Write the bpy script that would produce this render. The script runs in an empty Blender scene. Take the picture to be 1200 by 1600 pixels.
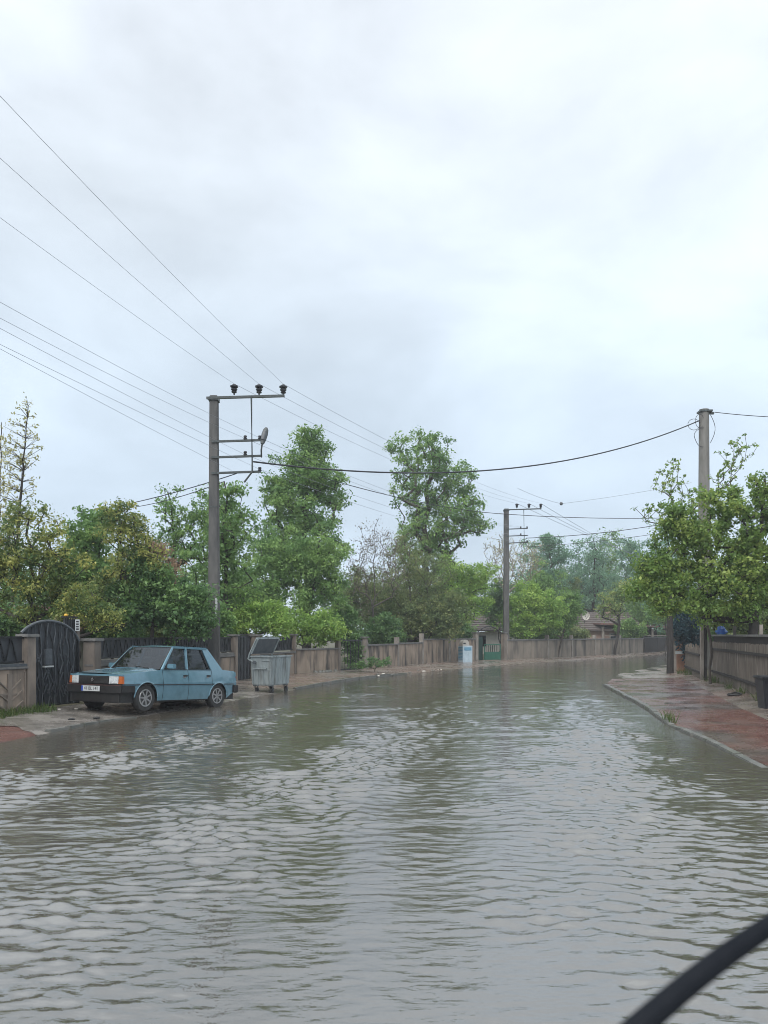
import bpy, bmesh, math, random
import numpy as np
from mathutils import Vector, Matrix
random.seed(7)
RNG = np.random.default_rng(11)
R = math.radians
C = bpy.context.scene.collection
S = bpy.context.scene

# ------------------------------------------------------------------ camera
F, HZ, EYE = 1250.0, 992.0, 1.75          # focal length in photo pixels, horizon row, eye height
cd = bpy.data.cameras.new('camera')
cam = bpy.data.objects.new('camera', cd); C.objects.link(cam)
cam.location = (0, 0, EYE); cam.rotation_euler = (R(90), 0, 0)
cd.sensor_fit = 'HORIZONTAL'; cd.sensor_width = 36; cd.lens = F / 1200 * 36
cd.shift_y = (HZ - 800) / 1200
cd.clip_start = 0.05; cd.clip_end = 2000
cd.dof.use_dof = True; cd.dof.focus_distance = 20; cd.dof.aperture_fstop = 5
S.camera = cam

# ------------------------------------------------------------------ sky
SUN_EL, SUN_AZ = R(55), R(200)
world = bpy.data.worlds.new('World'); S.world = world; world.use_nodes = True
nt = world.node_tree; N = nt.nodes; L = nt.links
bg = N['Background']; bg.inputs['Strength'].default_value = 0.1
sky = N.new('ShaderNodeTexSky'); sky.sky_type = 'NISHITA'; sky.sun_disc = False
sky.sun_elevation = SUN_EL; sky.sun_rotation = SUN_AZ
tc = N.new('ShaderNodeTexCoord')
sep = N.new('ShaderNodeSeparateXYZ'); L.new(tc.outputs['Generated'], sep.inputs[0])
# overcast dome: brighter towards the zenith, soft cloud banks
grad = N.new('ShaderNodeValToRGB'); L.new(sep.outputs['Z'], grad.inputs[0])
e = grad.color_ramp.elements
K_ = .575
e[0].position = 0.0; e[0].color = (.60 * K_, .72 * K_, .85 * K_, 1)
e[1].position = 1.0; e[1].color = (1.22 * K_, 1.30 * K_, 1.34 * K_, 1)
for pos, col in ((.10, (.60, .72, .85)), (.3, (.71, .82, .93)), (.48, (.83, .91, .99)), (.62, (.91, .975, 1.05))):
    q = grad.color_ramp.elements.new(pos); q.color = (col[0] * K_, col[1] * K_, col[2] * K_, 1)
mp = N.new('ShaderNodeMapping'); mp.inputs['Scale'].default_value = (2.0, 2.0, 4.2); mp.inputs['Location'].default_value = (.35, .1, .8)
L.new(tc.outputs['Generated'], mp.inputs[0])
nz = N.new('ShaderNodeTexNoise'); nz.inputs['Scale'].default_value = 1.35; nz.inputs['Detail'].default_value = 7; nz.inputs['Roughness'].default_value = .52; nz.inputs['Distortion'].default_value = .25
L.new(mp.outputs[0], nz.inputs['Vector'])
cr = N.new('ShaderNodeMapRange'); cr.inputs['From Min'].default_value = .3; cr.inputs['From Max'].default_value = .7
cr.inputs['To Min'].default_value = 7.9; cr.inputs['To Max'].default_value = 11.6
L.new(nz.outputs[0], cr.inputs[0])
sc_ = N.new('ShaderNodeVectorMath'); sc_.operation = 'SCALE'
L.new(grad.outputs[0], sc_.inputs[0]); L.new(cr.outputs[0], sc_.inputs['Scale'])
mx = N.new('ShaderNodeMixRGB'); mx.inputs[0].default_value = .93
L.new(sky.outputs[0], mx.inputs[1]); L.new(sc_.outputs[0], mx.inputs[2]); L.new(mx.outputs[0], bg.inputs[0])
sl = bpy.data.lights.new('sun', 'SUN'); sl.energy = 1.5; sl.angle = R(60); sl.color = (1, .97, .93)
sun = bpy.data.objects.new('sun', sl); C.objects.link(sun)
dirv = Vector((math.sin(SUN_AZ) * math.cos(SUN_EL), math.cos(SUN_AZ) * math.cos(SUN_EL), math.sin(SUN_EL)))
sun.rotation_euler = dirv.to_track_quat('Z', 'Y').to_euler(); sun.location = (0, 0, 60)
S.view_settings.view_transform = 'Standard'; S.view_settings.look = 'None'; S.view_settings.gamma = 1
S.view_settings.exposure = 1.0; S.view_settings.use_curve_mapping = False
S.render.engine = 'CYCLES'
try:
    S.cycles.use_denoising = True; S.cycles.denoiser = 'OPENIMAGEDENOISE'
except Exception: pass
S.cycles.pixel_filter_type = 'BLACKMAN_HARRIS'; S.cycles.filter_width = .95
S.cycles.max_bounces = 8; S.cycles.transparent_max_bounces = 16; S.cycles.volume_bounces = 0

# ------------------------------------------------------------------ helpers
def at(px, py, d):                                     # place seen at a photo pixel, d metres away
    return Vector(((px - 600) / F * d, d, EYE - (py - HZ) / F * d))
def tag(o, label=None, cat=None, group=None, kind=None):
    if label: o['label'] = label
    if cat: o['category'] = cat
    if group: o['group'] = group
    if kind: o['kind'] = kind
    return o
def thing(name, label, cat, loc=(0, 0, 0), rot=(0, 0, 0), group=None):
    o = bpy.data.objects.new(name, None); C.objects.link(o); o.empty_display_size = .1
    o.location = loc; o.rotation_euler = rot
    return tag(o, label, cat, group)
def mesh_of(name, verts, faces, mat, smooth=False):
    me = bpy.data.meshes.new(name); me.from_pydata([tuple(v) for v in verts], [], faces)
    if mat: me.materials.append(mat)
    if smooth: me.shade_smooth()
    return me
def link(name, me, parent=None, loc=None, rot=None):
    o = bpy.data.objects.new(name, me); C.objects.link(o)
    if parent: o.parent = parent
    if loc is not None: o.location = loc
    if rot is not None: o.rotation_euler = rot
    return o
class MB:
    def __init__(s): s.v = []; s.f = []
    def add(s, verts, faces):
        b = len(s.v); s.v += [Vector(v) for v in verts]; s.f += [tuple(i + b for i in f) for f in faces]; return s
    def box(s, x0, x1, y0, y1, z0, z1):
        return s.add([(x0, y0, z0), (x1, y0, z0), (x1, y1, z0), (x0, y1, z0), (x0, y0, z1), (x1, y0, z1), (x1, y1, z1), (x0, y1, z1)],
                     [(0, 3, 2, 1), (4, 5, 6, 7), (0, 1, 5, 4), (1, 2, 6, 5), (2, 3, 7, 6), (3, 0, 4, 7)])
    def hexa(s, pts):                                   # 4 bottom + 4 top
        return s.add(pts, [(0, 3, 2, 1), (4, 5, 6, 7), (0, 1, 5, 4), (1, 2, 6, 5), (2, 3, 7, 6), (3, 0, 4, 7)])
    def bar(s, p, q, w, t, up=(0, 0, 1)):
        p, q = Vector(p), Vector(q); d = (q - p).normalized(); up = Vector(up)
        a = d.cross(up)
        if a.length < 1e-4: a = d.cross(Vector((1, 0, 0)))
        a.normalize(); b = d.cross(a).normalized(); a *= w / 2; b *= t / 2
        return s.hexa([p - a - b, p + a - b, p + a + b, p - a + b, q - a - b, q + a - b, q + a + b, q - a + b])
    def tube(s, pts, rad, n=6, cap=True):
        pts = [Vector(p) for p in pts]; m = len(pts); rings = []
        r = rad if isinstance(rad, (list, tuple)) else [rad] * m
        ref = Vector((0, 0, 1)); base = len(s.v)
        for i, p in enumerate(pts):
            d = (pts[min(i + 1, m - 1)] - pts[max(i - 1, 0)]).normalized()
            a = d.cross(ref)
            if a.length < .05: a = d.cross(Vector((1, 0, 0)))
            a.normalize(); b = d.cross(a)
            for k in range(n):
                t = 2 * math.pi * k / n; s.v.append(p + (a * math.cos(t) + b * math.sin(t)) * r[i])
        for i in range(m - 1):
            for k in range(n):
                k2 = (k + 1) % n
                s.f.append((base + i * n + k, base + i * n + k2, base + (i + 1) * n + k2, base + (i + 1) * n + k))
        if cap:
            s.f.append(tuple(base + k for k in range(n))[::-1]); s.f.append(tuple(base + (m - 1) * n + k for k in range(n)))
        return s
    def lathe(s, prof, n=16, axis='Z', c=(0, 0, 0), closed=False):
        b = len(s.v); c = Vector(c)
        for (r, h) in prof:
            for k in range(n):
                t = 2 * math.pi * k / n; x, y = r * math.cos(t), r * math.sin(t)
                s.v.append(c + (Vector((x, y, h)) if axis == 'Z' else Vector((x, h, y)) if axis == 'Y' else Vector((h, x, y))))
        m = len(prof)
        for i in range(m if closed else m - 1):
            j = (i + 1) % m
            for k in range(n):
                k2 = (k + 1) % n; s.f.append((b + i * n + k, b + i * n + k2, b + j * n + k2, b + j * n + k))
        if not closed:
            s.f.append(tuple(b + k for k in range(n))[::-1]); s.f.append(tuple(b + (m - 1) * n + k for k in range(n)))
        return s
    def prism(s, poly, a, b, axis='Y'):
        n = len(poly); base = len(s.v)
        for h in (a, b):
            for (u, w) in poly: s.v.append(Vector((u, h, w)) if axis == 'Y' else Vector((u, w, h)) if axis == 'Z' else Vector((h, u, w)))
        s.f.append(tuple(base + i for i in range(n))); s.f.append(tuple(base + n + i for i in range(n))[::-1])
        for i in range(n):
            j = (i + 1) % n; s.f.append((base + i, base + n + i, base + n + j, base + j))
        return s
    def grid(s, fn, us, vs):
        b = len(s.v); nv = len(vs)
        for u in us:
            for v in vs: s.v.append(Vector(fn(u, v)))
        for i in range(len(us) - 1):
            for j in range(nv - 1): s.f.append((b + i * nv + j, b + i * nv + j + 1, b + (i + 1) * nv + j + 1, b + (i + 1) * nv + j))
        return s
    def mesh(s, name, mat, smooth=False, bevel=0, fix=True):
        me = mesh_of(name, s.v, s.f, mat)
        bm = bmesh.new(); bm.from_mesh(me)
        if fix: bmesh.ops.recalc_face_normals(bm, faces=bm.faces)
        if bevel:
            bmesh.ops.bevel(bm, geom=[e for e in bm.edges if len(e.link_faces) == 2 and e.calc_face_angle(0) > .5], offset=bevel, segments=2, affect='EDGES', clamp_overlap=True)
        bm.to_mesh(me); bm.free()
        if smooth:
            me.shade_smooth()
            try: me.set_sharp_from_angle(angle=R(35))
            except Exception: pass
        return me
    def build(s, name, mat, parent=None, smooth=False, bevel=0, loc=None, rot=None):
        return link(name, s.mesh(name, mat, smooth, bevel), parent, loc, rot)
def np_mesh(name, V, Q, mat, smooth=False, attr=None):
    me = bpy.data.meshes.new(name); V = np.asarray(V, np.float32); Q = np.asarray(Q, np.int32)
    k = Q.shape[1]
    me.vertices.add(len(V)); me.vertices.foreach_set('co', V.ravel())
    me.loops.add(Q.size); me.loops.foreach_set('vertex_index', Q.ravel())
    me.polygons.add(len(Q)); me.polygons.foreach_set('loop_start', np.arange(0, Q.size, k, dtype=np.int32))
    me.polygons.foreach_set('loop_total', np.full(len(Q), k, np.int32))
    me.update(calc_edges=True); me.validate()
    if mat: me.materials.append(mat)
    if attr is not None:
        a = me.attributes.new('tint', 'FLOAT', 'FACE'); a.data.foreach_set('value', np.asarray(attr, np.float32))
    if smooth: me.shade_smooth()
    return me
def grid_quads(nu, nv):
    i = np.arange(nu - 1)[:, None] * nv + np.arange(nv - 1)[None, :]
    return np.stack([i, i + 1, i + nv + 1, i + nv], -1).reshape(-1, 4)[:, ::-1]

# ------------------------------------------------------------------ materials
MATS = {}
def mat(name, c1, c2=None, rough=.6, rough2=None, scale=3.0, stretch=(1, 1, 1), lo=.35, hi=.65, bump=0, bump_scale=40, metal=0, spec=.5, detail=6, coat=0, third=None, t_scale=.6, t_lo=.5, t_hi=.7, t_stretch=(1, 1, 1)):
    m = bpy.data.materials.new(name); m.use_nodes = True; MATS[name] = m
    n = m.node_tree.nodes; l = m.node_tree.links; p = n['Principled BSDF']
    p.inputs['Roughness'].default_value = rough; p.inputs['Metallic'].default_value = metal
    p.inputs['Specular IOR Level'].default_value = spec; p.inputs['Coat Weight'].default_value = coat
    if c2 is None and not bump:
        p.inputs['Base Color'].default_value = (*c1, 1); return m
    g = n.new('ShaderNodeNewGeometry'); mp = n.new('ShaderNodeMapping'); mp.inputs['Scale'].default_value = stretch
    l.new(g.outputs['Position'], mp.inputs[0])
    tx = n.new('ShaderNodeTexNoise'); tx.inputs['Scale'].default_value = scale; tx.inputs['Detail'].default_value = detail; tx.inputs['Roughness'].default_value = .62
    l.new(mp.outputs[0], tx.inputs['Vector'])
    mr = n.new('ShaderNodeMapRange'); mr.inputs['From Min'].default_value = lo; mr.inputs['From Max'].default_value = hi; l.new(tx.outputs[0], mr.inputs[0])
    mx = n.new('ShaderNodeMixRGB'); mx.inputs[1].default_value = (*c1, 1); mx.inputs[2].default_value = (*(c2 or c1), 1); l.new(mr.outputs[0], mx.inputs[0])
    out = mx.outputs[0]
    if third:
        mp2 = n.new('ShaderNodeMapping'); mp2.inputs['Scale'].default_value = t_stretch; mp2.inputs['Location'].default_value = (3.1, 7.7, 1.3); l.new(g.outputs['Position'], mp2.inputs[0])
        t2 = n.new('ShaderNodeTexNoise'); t2.inputs['Scale'].default_value = t_scale; t2.inputs['Detail'].default_value = 5; l.new(mp2.outputs[0], t2.inputs['Vector'])
        m2 = n.new('ShaderNodeMapRange'); m2.inputs['From Min'].default_value = t_lo; m2.inputs['From Max'].default_value = t_hi; l.new(t2.outputs[0], m2.inputs[0])
        x2 = n.new('ShaderNodeMixRGB'); x2.inputs[2].default_value = (*third, 1); l.new(out, x2.inputs[1]); l.new(m2.outputs[0], x2.inputs[0]); out = x2.outputs[0]
    l.new(out, p.inputs['Base Color'])
    if rough2 is not None:
        r2 = n.new('ShaderNodeMapRange'); r2.inputs['From Min'].default_value = lo; r2.inputs['From Max'].default_value = hi
        r2.inputs['To Min'].default_value = rough; r2.inputs['To Max'].default_value = rough2; l.new(tx.outputs[0], r2.inputs[0]); l.new(r2.outputs[0], p.inputs['Roughness'])
    if bump:
        bt = n.new('ShaderNodeTexNoise'); bt.inputs['Scale'].default_value = bump_scale; bt.inputs['Detail'].default_value = 4; l.new(g.outputs['Position'], bt.inputs['Vector'])
        b = n.new('ShaderNodeBump'); b.inputs['Strength'].default_value = bump; b.inputs['Distance'].default_value = .02; l.new(bt.outputs[0], b.inputs['Height']); l.new(b.outputs[0], p.inputs['Normal'])
    return m
def leaf_mat(name, c1, c2, c3, trans=.4):
    m = bpy.data.materials.new(name); m.use_nodes = True; MATS[name] = m
    n = m.node_tree.nodes; l = m.node_tree.links; p = n['Principled BSDF']; o = n['Material Output']
    a = n.new('ShaderNodeAttribute'); a.attribute_name = 'tint'
    r = n.new('ShaderNodeValToRGB'); r.color_ramp.elements[0].color = (*c1, 1); r.color_ramp.elements[1].color = (*c3, 1)
    q = r.color_ramp.elements.new(.5); q.color = (*c2, 1); l.new(a.outputs['Fac'], r.inputs[0])
    l.new(r.outputs[0], p.inputs['Base Color']); p.inputs['Roughness'].default_value = .5; p.inputs['Specular IOR Level'].default_value = .35
    t = n.new('ShaderNodeBsdfTranslucent'); l.new(r.outputs[0], t.inputs[0])
    mx = n.new('ShaderNodeMixShader'); mx.inputs[0].default_value = trans; l.new(p.outputs[0], mx.inputs[1]); l.new(t.outputs[0], mx.inputs[2]); l.new(mx.outputs[0], o.inputs[0])
    return m
M = {}
M['earth'] = mat('earth', (.045, .05, .022), (.10, .085, .055), .9, scale=.7, bump=.4, bump_scale=8)
M['asphalt'] = mat('asphalt', (.05, .05, .05), (.075, .07, .065), .5, scale=2)
M['concrete_wet'] = mat('concrete_wet', (.13, .12, .108), (.24, .22, .20), .10, .4, scale=1.6, bump=.25, bump_scale=30, third=(.09, .08, .07), t_scale=.9, t_lo=.52, t_hi=.68)
M['mud_pavement'] = mat('mud_pavement', (.12, .105, .09), (.20, .175, .15), .12, .42, scale=1.1, bump=.35, bump_scale=18, third=(.17, .125, .105), t_scale=.45, t_lo=.42, t_hi=.6)
M['wall'] = mat('wall_concrete', (.34, .27, .21), (.21, .165, .13), .8, scale=1.3, stretch=(1, 1, .7), bump=.3, bump_scale=25, third=(.06, .055, .05), t_scale=1.3, t_lo=.47, t_hi=.66, t_stretch=(2, 2, .5))
M['wall_far'] = mat('wall_concrete_far', (.26, .22, .18), (.17, .145, .12), .8, scale=.8, stretch=(1, 1, .8), third=(.07, .065, .06), t_scale=.7, t_lo=.48, t_hi=.68, t_stretch=(2, 2, .5))
M['coping'] = mat('coping', (.10, .10, .10), (.17, .165, .155), .6, scale=5, bump=.2)
M['pillar'] = mat('pillar', (.23, .19, .155), (.13, .11, .095), .75, scale=3, stretch=(1, 1, .4), bump=.2)
M['iron'] = mat('black_iron', (.008, .009, .011), (.016, .017, .02), .35, scale=20)
M['sheet'] = mat('dark_sheet', (.028, .032, .038), (.045, .05, .058), .5, scale=4)
M['iron_grey_and_glint'] = mat('grey_iron_and_glint', (.05, .057, .066), (.085, .095, .105), .35, scale=9)  # grey ironwork; on the gate bars, highlights put into the colour
M['pole'] = mat('pole_concrete', (.065, .065, .066), (.115, .112, .107), .85, scale=5, stretch=(1, 1, .25), bump=.3, bump_scale=60)
M['pole_old'] = mat('pole_pale', (.14, .135, .12), (.21, .20, .185), .85, scale=5, stretch=(1, 1, .25), bump=.3, bump_scale=60)
M['steel'] = mat('pole_steel', (.035, .045, .045), (.07, .08, .08), .45, scale=15)
M['insul'] = mat('insulator', (.03, .03, .035), rough=.25)
M['wire'] = mat('wire', (.20, .22, .25), rough=.5)
M['cable'] = mat('cable', (.02, .022, .028), rough=.5)
M['paint'] = mat('car_paint', (.10, .205, .262), (.12, .235, .30), .26, scale=6, coat=.9, metal=.15, third=(.075, .155, .195), t_scale=2.2, t_lo=.58, t_hi=.8)
M['trim'] = mat('dark_trim', (.009, .009, .010), (.017, .016, .016), .45, scale=14)
M['rubber'] = mat('rubber', (.015, .015, .016), (.03, .03, .03), .6, scale=20)
M['alloy'] = mat('alloy', (.45, .45, .46), (.33, .33, .34), .3, scale=12, metal=.7)
M['lens'] = mat('headlight_lens', (.55, .58, .58), (.36, .38, .39), .12, scale=30, coat=.6)
M['amber'] = mat('amber_lens', (.40, .105, .03), (.30, .08, .02), .2, scale=30)
M['plate'] = mat('plate_white', (.48, .50, .50), (.38, .40, .40), .4, scale=12)
M['ink'] = mat('ink', (.02, .02, .025), rough=.5)
M['blue'] = mat('plate_blue', (.02, .06, .35), rough=.4)
M['galv'] = mat('galvanised', (.34, .385, .395), (.22, .255, .265), .42, .6, scale=4, stretch=(2, 2, .5), metal=.35, third=(.10, .10, .09), t_scale=2.5, t_lo=.55, t_hi=.75, t_stretch=(2, 2, .3))
M['galv_dark'] = mat('galvanised_dark', (.05, .06, .07), (.08, .09, .1), .6, scale=5)
M['board'] = mat('weathered_board', (.09, .072, .056), (.23, .195, .16), .75, scale=4, stretch=(3, 3, .35), lo=.4, hi=.75, bump=.3, bump_scale=30, third=(.36, .33, .29), t_scale=3.2, t_lo=.6, t_hi=.75, t_stretch=(3, 3, .3))
M['post_pale'] = mat('pale_post', (.30, .27, .235), (.16, .14, .125), .8, scale=5, stretch=(1, 1, .4))
M['bark'] = mat('bark', (.06, .05, .042), (.11, .095, .08), .85, scale=8, stretch=(1, 1, .3))
M['bark_dark'] = mat('bark_dark', (.028, .024, .022), (.05, .043, .038), .85, scale=8)
M['bark_pale'] = mat('bark_pale', (.30, .27, .22), (.20, .18, .15), .8, scale=8)
M['brown_twig'] = mat('brown_twig', (.075, .066, .06), (.12, .106, .096), .85, scale=4)
M['tile'] = mat('roof_tile', (.19, .095, .078), (.12, .075, .065), .7, scale=4, third=(.09, .07, .06), t_scale=1.5)
M['tile_grey'] = mat('roof_tile_grey', (.12, .092, .082), (.075, .064, .06), .7, scale=3)
M['plaster'] = mat('plaster_pink', (.50, .34, .29), (.42, .28, .24), .8, scale=2)
M['plaster_white'] = mat('plaster_pale', (.55, .52, .47), (.45, .42, .38), .8, scale=2)
M['orange'] = mat('orange_plaster', (.46, .25, .17), (.36, .20, .14), .8, scale=4)
M['green_metal'] = mat('green_metal', (.02, .10, .065), (.03, .13, .085), .45, scale=6)
M['green_dark'] = mat('green_dark', (.010, .03, .025), (.015, .045, .035), .5, scale=6)
M['white_blue'] = mat('white_paint', (.50, .60, .66), (.40, .50, .56), .5, scale=5)
M['blue_panel'] = mat('blue_panel', (.10, .26, .40), (.16, .34, .46), .5, scale=5)
M['bag'] = mat('blue_bag', (.02, .10, .42), (.03, .15, .5), .35, scale=8)
M['black_plastic'] = mat('black_plastic', (.02, .022, .028), (.032, .034, .04), .4, scale=8)
M['wiper'] = mat('wiper_black', (.008, .010, .014), (.014, .016, .02), .8, scale=20, spec=.1)
M['yellow'] = mat('yellow_globe', (.60, .36, .04), (.5, .28, .03), .4, scale=9)
M['kerb'] = mat('kerb_concrete', (.075, .08, .072), (.15, .147, .135), .35, .6, scale=3, bump=.3, bump_scale=40, third=(.07, .08, .05), t_scale=2, t_lo=.55, t_hi=.75)
M['grass'] = leaf_mat('grass_blade', (.045, .085, .02), (.07, .115, .03), (.12, .14, .05), .3)
M['wood_dark'] = mat('dark_wood', (.02, .018, .017), (.035, .03, .028), .8, scale=6)
def glass_mat():
    m = bpy.data.materials.new('car_glass'); m.use_nodes = True; n = m.node_tree.nodes; l = m.node_tree.links
    n.remove(n['Principled BSDF']); o = n['Material Output']
    t = n.new('ShaderNodeBsdfTransparent'); t.inputs[0].default_value = (.30, .34, .38, 1)
    g = n.new('ShaderNodeBsdfGlossy'); g.inputs['Roughness'].default_value = .04; g.inputs[0].default_value = (.75, .8, .85, 1)
    lw = n.new('ShaderNodeLayerWeight'); pw_ = n.new('ShaderNodeMath'); pw_.operation = 'POWER'; pw_.inputs[1].default_value = 4; l.new(lw.outputs['Facing'], pw_.inputs[0])
    fr = n.new('ShaderNodeMapRange'); fr.inputs['To Min'].default_value = .07; fr.inputs['To Max'].default_value = .9; l.new(pw_.outputs[0], fr.inputs[0])
    x = n.new('ShaderNodeMixShader'); l.new(fr.outputs[0], x.inputs[0]); l.new(t.outputs[0], x.inputs[1]); l.new(g.outputs[0], x.inputs[2]); l.new(x.outputs[0], o.inputs[0])
    return m
M['glass'] = glass_mat()
def paver_mat():
    m = mat('red_pavers', (.20, .085, .07), (.15, .082, .07), .10, .38, coat=.12, scale=1.3, third=(.12, .095, .085), t_scale=.5, t_lo=.48, t_hi=.66)
    n = m.node_tree.nodes; l = m.node_tree.links; p = n['Principled BSDF']
    g = [x for x in n if x.type == 'NEW_GEOMETRY'][0]
    br = n.new('ShaderNodeTexBrick'); br.inputs['Scale'].default_value = 1; br.inputs['Brick Width'].default_value = .2; br.inputs['Row Height'].default_value = .1
    br.inputs['Mortar Size'].default_value = .006; br.inputs['Color1'].default_value = (1, 1, 1, 1); br.inputs['Color2'].default_value = (.72, .72, .72, 1); br.inputs['Mortar'].default_value = (.4, .4, .4, 1)
    l.new(g.outputs['Position'], br.inputs['Vector'])
    old = p.inputs['Base Color'].links[0].from_socket
    mu = n.new('ShaderNodeMixRGB'); mu.blend_type = 'MULTIPLY'; mu.inputs[0].default_value = 1; l.new(old, mu.inputs[1]); l.new(br.outputs[0], mu.inputs[2]); l.new(mu.outputs[0], p.inputs['Base Color'])
    b = n.new('ShaderNodeBump'); b.inputs['Strength'].default_value = .3; b.inputs['Distance'].default_value = .01; l.new(br.outputs[0], b.inputs['Height']); l.new(b.outputs[0], p.inputs['Normal'])
    return m
M['pavers'] = paver_mat()
def water_mat():
    m = bpy.data.materials.new('flood_water'); m.use_nodes = True; n = m.node_tree.nodes; l = m.node_tree.links; p = n['Principled BSDF']
    g = n.new('ShaderNodeNewGeometry'); tx = n.new('ShaderNodeTexNoise'); tx.inputs['Scale'].default_value = .5; tx.inputs['Detail'].default_value = 3; l.new(g.outputs['Position'], tx.inputs['Vector'])
    mx = n.new('ShaderNodeMixRGB'); mx.inputs[1].default_value = (.062, .056, .044, 1); mx.inputs[2].default_value = (.088, .082, .069, 1); l.new(tx.outputs[0], mx.inputs[0]); l.new(mx.outputs[0], p.inputs['Base Color'])
    p.inputs['Roughness'].default_value = .035; p.inputs['IOR'].default_value = 3.1
    mp = n.new('ShaderNodeMapping'); mp.inputs['Scale'].default_value = (5, 14, 1); l.new(g.outputs['Position'], mp.inputs[0])
    bt = n.new('ShaderNodeTexNoise'); bt.inputs['Scale'].default_value = 1.3; bt.inputs['Detail'].default_value = 3; l.new(mp.outputs[0], bt.inputs['Vector'])
    b = n.new('ShaderNodeBump'); b.inputs['Strength'].default_value = .55; b.inputs['Distance'].default_value = .012; l.new(bt.outputs[0], b.inputs['Height']); l.new(b.outputs[0], p.inputs['Normal'])
    return m
M['water'] = water_mat()

# ------------------------------------------------------------------ the street's plan
def curve(pts):
    xs = np.array([p[0] for p in pts], float); ys = np.array([p[1] for p in pts], float)
    return lambda y: np.interp(y, ys, xs)
XL = curve([(-7.2, -6), (-6.5, 9), (-6.07, 12.6), (-5.85, 14.3), (-5.6, 16.4), (-5.0, 17.4), (-4.15, 20.4), (-2.75, 25), (-.9, 31.2), (1.5, 36.5), (5.15, 42.9), (10.2, 50.9), (17.5, 60.8), (27.5, 75), (45, 100)])   # left water's edge
XW = curve([(-10, -6), (-8.9, 11), (-8.3, 14.5), (-7.57, 17.2), (-7.08, 18.4), (-6.9, 18.8), (-5.15, 28.6), (-3.75, 33), (-2.0, 36.0), (-.9, 37.7), (4.2, 50), (5.8, 50.5), (7.9, 52.5), (11.4, 56), (16.4, 63), (23.5, 73), (28, 78), (48, 105)])  # left walls
XK = curve([(4.7, -6), (4.75, 6), (4.98, 10.7), (5.2, 12.6), (5.5, 15.6), (6.17, 18.8), (6.9, 23.5), (7.6, 28), (10.5, 36), (17, 48), (26, 60), (41, 78), (60, 100)])   # right kerb
XF = curve([(7.9, -6), (7.9, 10), (8.5, 15.6), (9.22, 18.6), (9.86, 21), (12.1, 29.5), (13.9, 36), (20, 46), (30, 60), (45, 78), (64, 100)])             # right fence
def snoise(x, y, seed=0, k=8, lam=2.0):
    r = np.random.default_rng(seed); z = 0
    for i in range(k):
        l_ = lam * (.35 + r.random() * 1.2); a = r.random() * 6.283; z = z + np.sin((x * math.cos(a) + y * math.sin(a)) * 6.283 / l_ + r.random() * 6.283) * (.6 + .4 * r.random())
    return z / math.sqrt(k)
def sm(t): t = np.clip(t, 0, 1); return t * t * (3 - 2 * t)
def z_left(x, y):                                       # left pavement: under water at its edge, dry by the wall
    t = (x - XL(y)) / np.minimum(XW(y) - XL(y), -.3)
    return -.10 + .12 * sm((t + .25) / .45) + .12 * sm(t / 1.0) + .012 * snoise(x, y, 3) * sm((t + .2) * 2)
def z_right(x, y):
    t = (x - XK(y)) / np.maximum(XF(y) - XK(y), .3)
    near = 1 - sm((y - 11) / 14)
    return .004 + (.008 + .012 * near) * sm(t * 2) + .10 * sm((t - .62) / .4) + .010 * snoise(x, y, 5, lam=1.6) * (1 - .4 * t) - .005 * sm((y - 15.5) / 5) * (1 - sm((t - .34) / .3))
def strip(name, lo, hi, y0, y1, zf, m, ny, nx, dz=0, lo_off=0, hi_off=0, warp=0):
    ys = y0 + (y1 - y0) * np.linspace(0, 1, ny) ** 1.5; u = np.linspace(0, 1, nx)
    Y, Uu = np.meshgrid(ys, u, indexing='ij'); Y = Y + warp * (Uu + .35 * snoise(Uu * 3, Y * 0, 77)) * (1 - (Y - y0) / (y1 - y0)); A, B = lo(Y) + lo_off, hi(Y) + hi_off
    X = A + (B - A) * Uu; Z = zf(X, Y) + dz
    o = link(name, np_mesh(name, np.stack([X, Y, Z], -1).reshape(-1, 3), grid_quads(ny, nx), m, True)); o['kind'] = 'structure'; return o
# ground: one sheet to the horizon with the street sunk into it
gx = np.concatenate([np.linspace(-420, -30, 14), np.linspace(-27, 70, 196), np.linspace(75, 420, 12)])
gy = np.concatenate([np.linspace(-60, -6, 8), np.linspace(-5, 110, 232), np.linspace(115, 700, 14)])
GX, GY = np.meshgrid(gx, gy, indexing='ij')
inside = sm((GX - XW(GY) - .1) / .5) * sm((XF(GY) - .1 - GX) / .5) * (GY < 104) * (GY > -5.9)
GZ = .16 - .60 * inside + .02 * snoise(GX, GY, 9, lam=5)
o = link('ground', np_mesh('ground', np.stack([GX, GY, GZ], -1).reshape(-1, 3), grid_quads(len(gx), len(gy))[:, ::-1], M['earth'], True)); o['kind'] = 'structure'
strip('road', XL, XK, -5, 100, lambda x, y: -.26 + 0 * x, M['asphalt'], 60, 8, lo_off=-.5, hi_off=.0)
strip('pavement', lambda y: XW(y), lambda y: XL(y), -4, 100, z_left, M['mud_pavement'], 500, 40, lo_off=0, hi_off=.5)
strip('paver_path', lambda y: XW(y), lambda y: XL(y), -3, 15.2, z_left, M['pavers'], 120, 40, dz=.006, lo_off=.55, hi_off=.5)
strip('driveway_apron', lambda y: XW(y), lambda y: XL(y), 14.9, 24.2, z_left, M['concrete_wet'], 120, 40, dz=.014, lo_off=.1, hi_off=.15, warp=-.7)
strip('pavement', lambda y: XK(y), lambda y: XF(y), -4, 100, z_right, M['mud_pavement'], 420, 60, lo_off=.1, hi_off=.1)
strip('paver_path', lambda y: XK(y), lambda y: XF(y), -3, 32, z_right, M['pavers'], 260, 60, dz=.005, lo_off=.12, hi_off=-.9)

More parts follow.
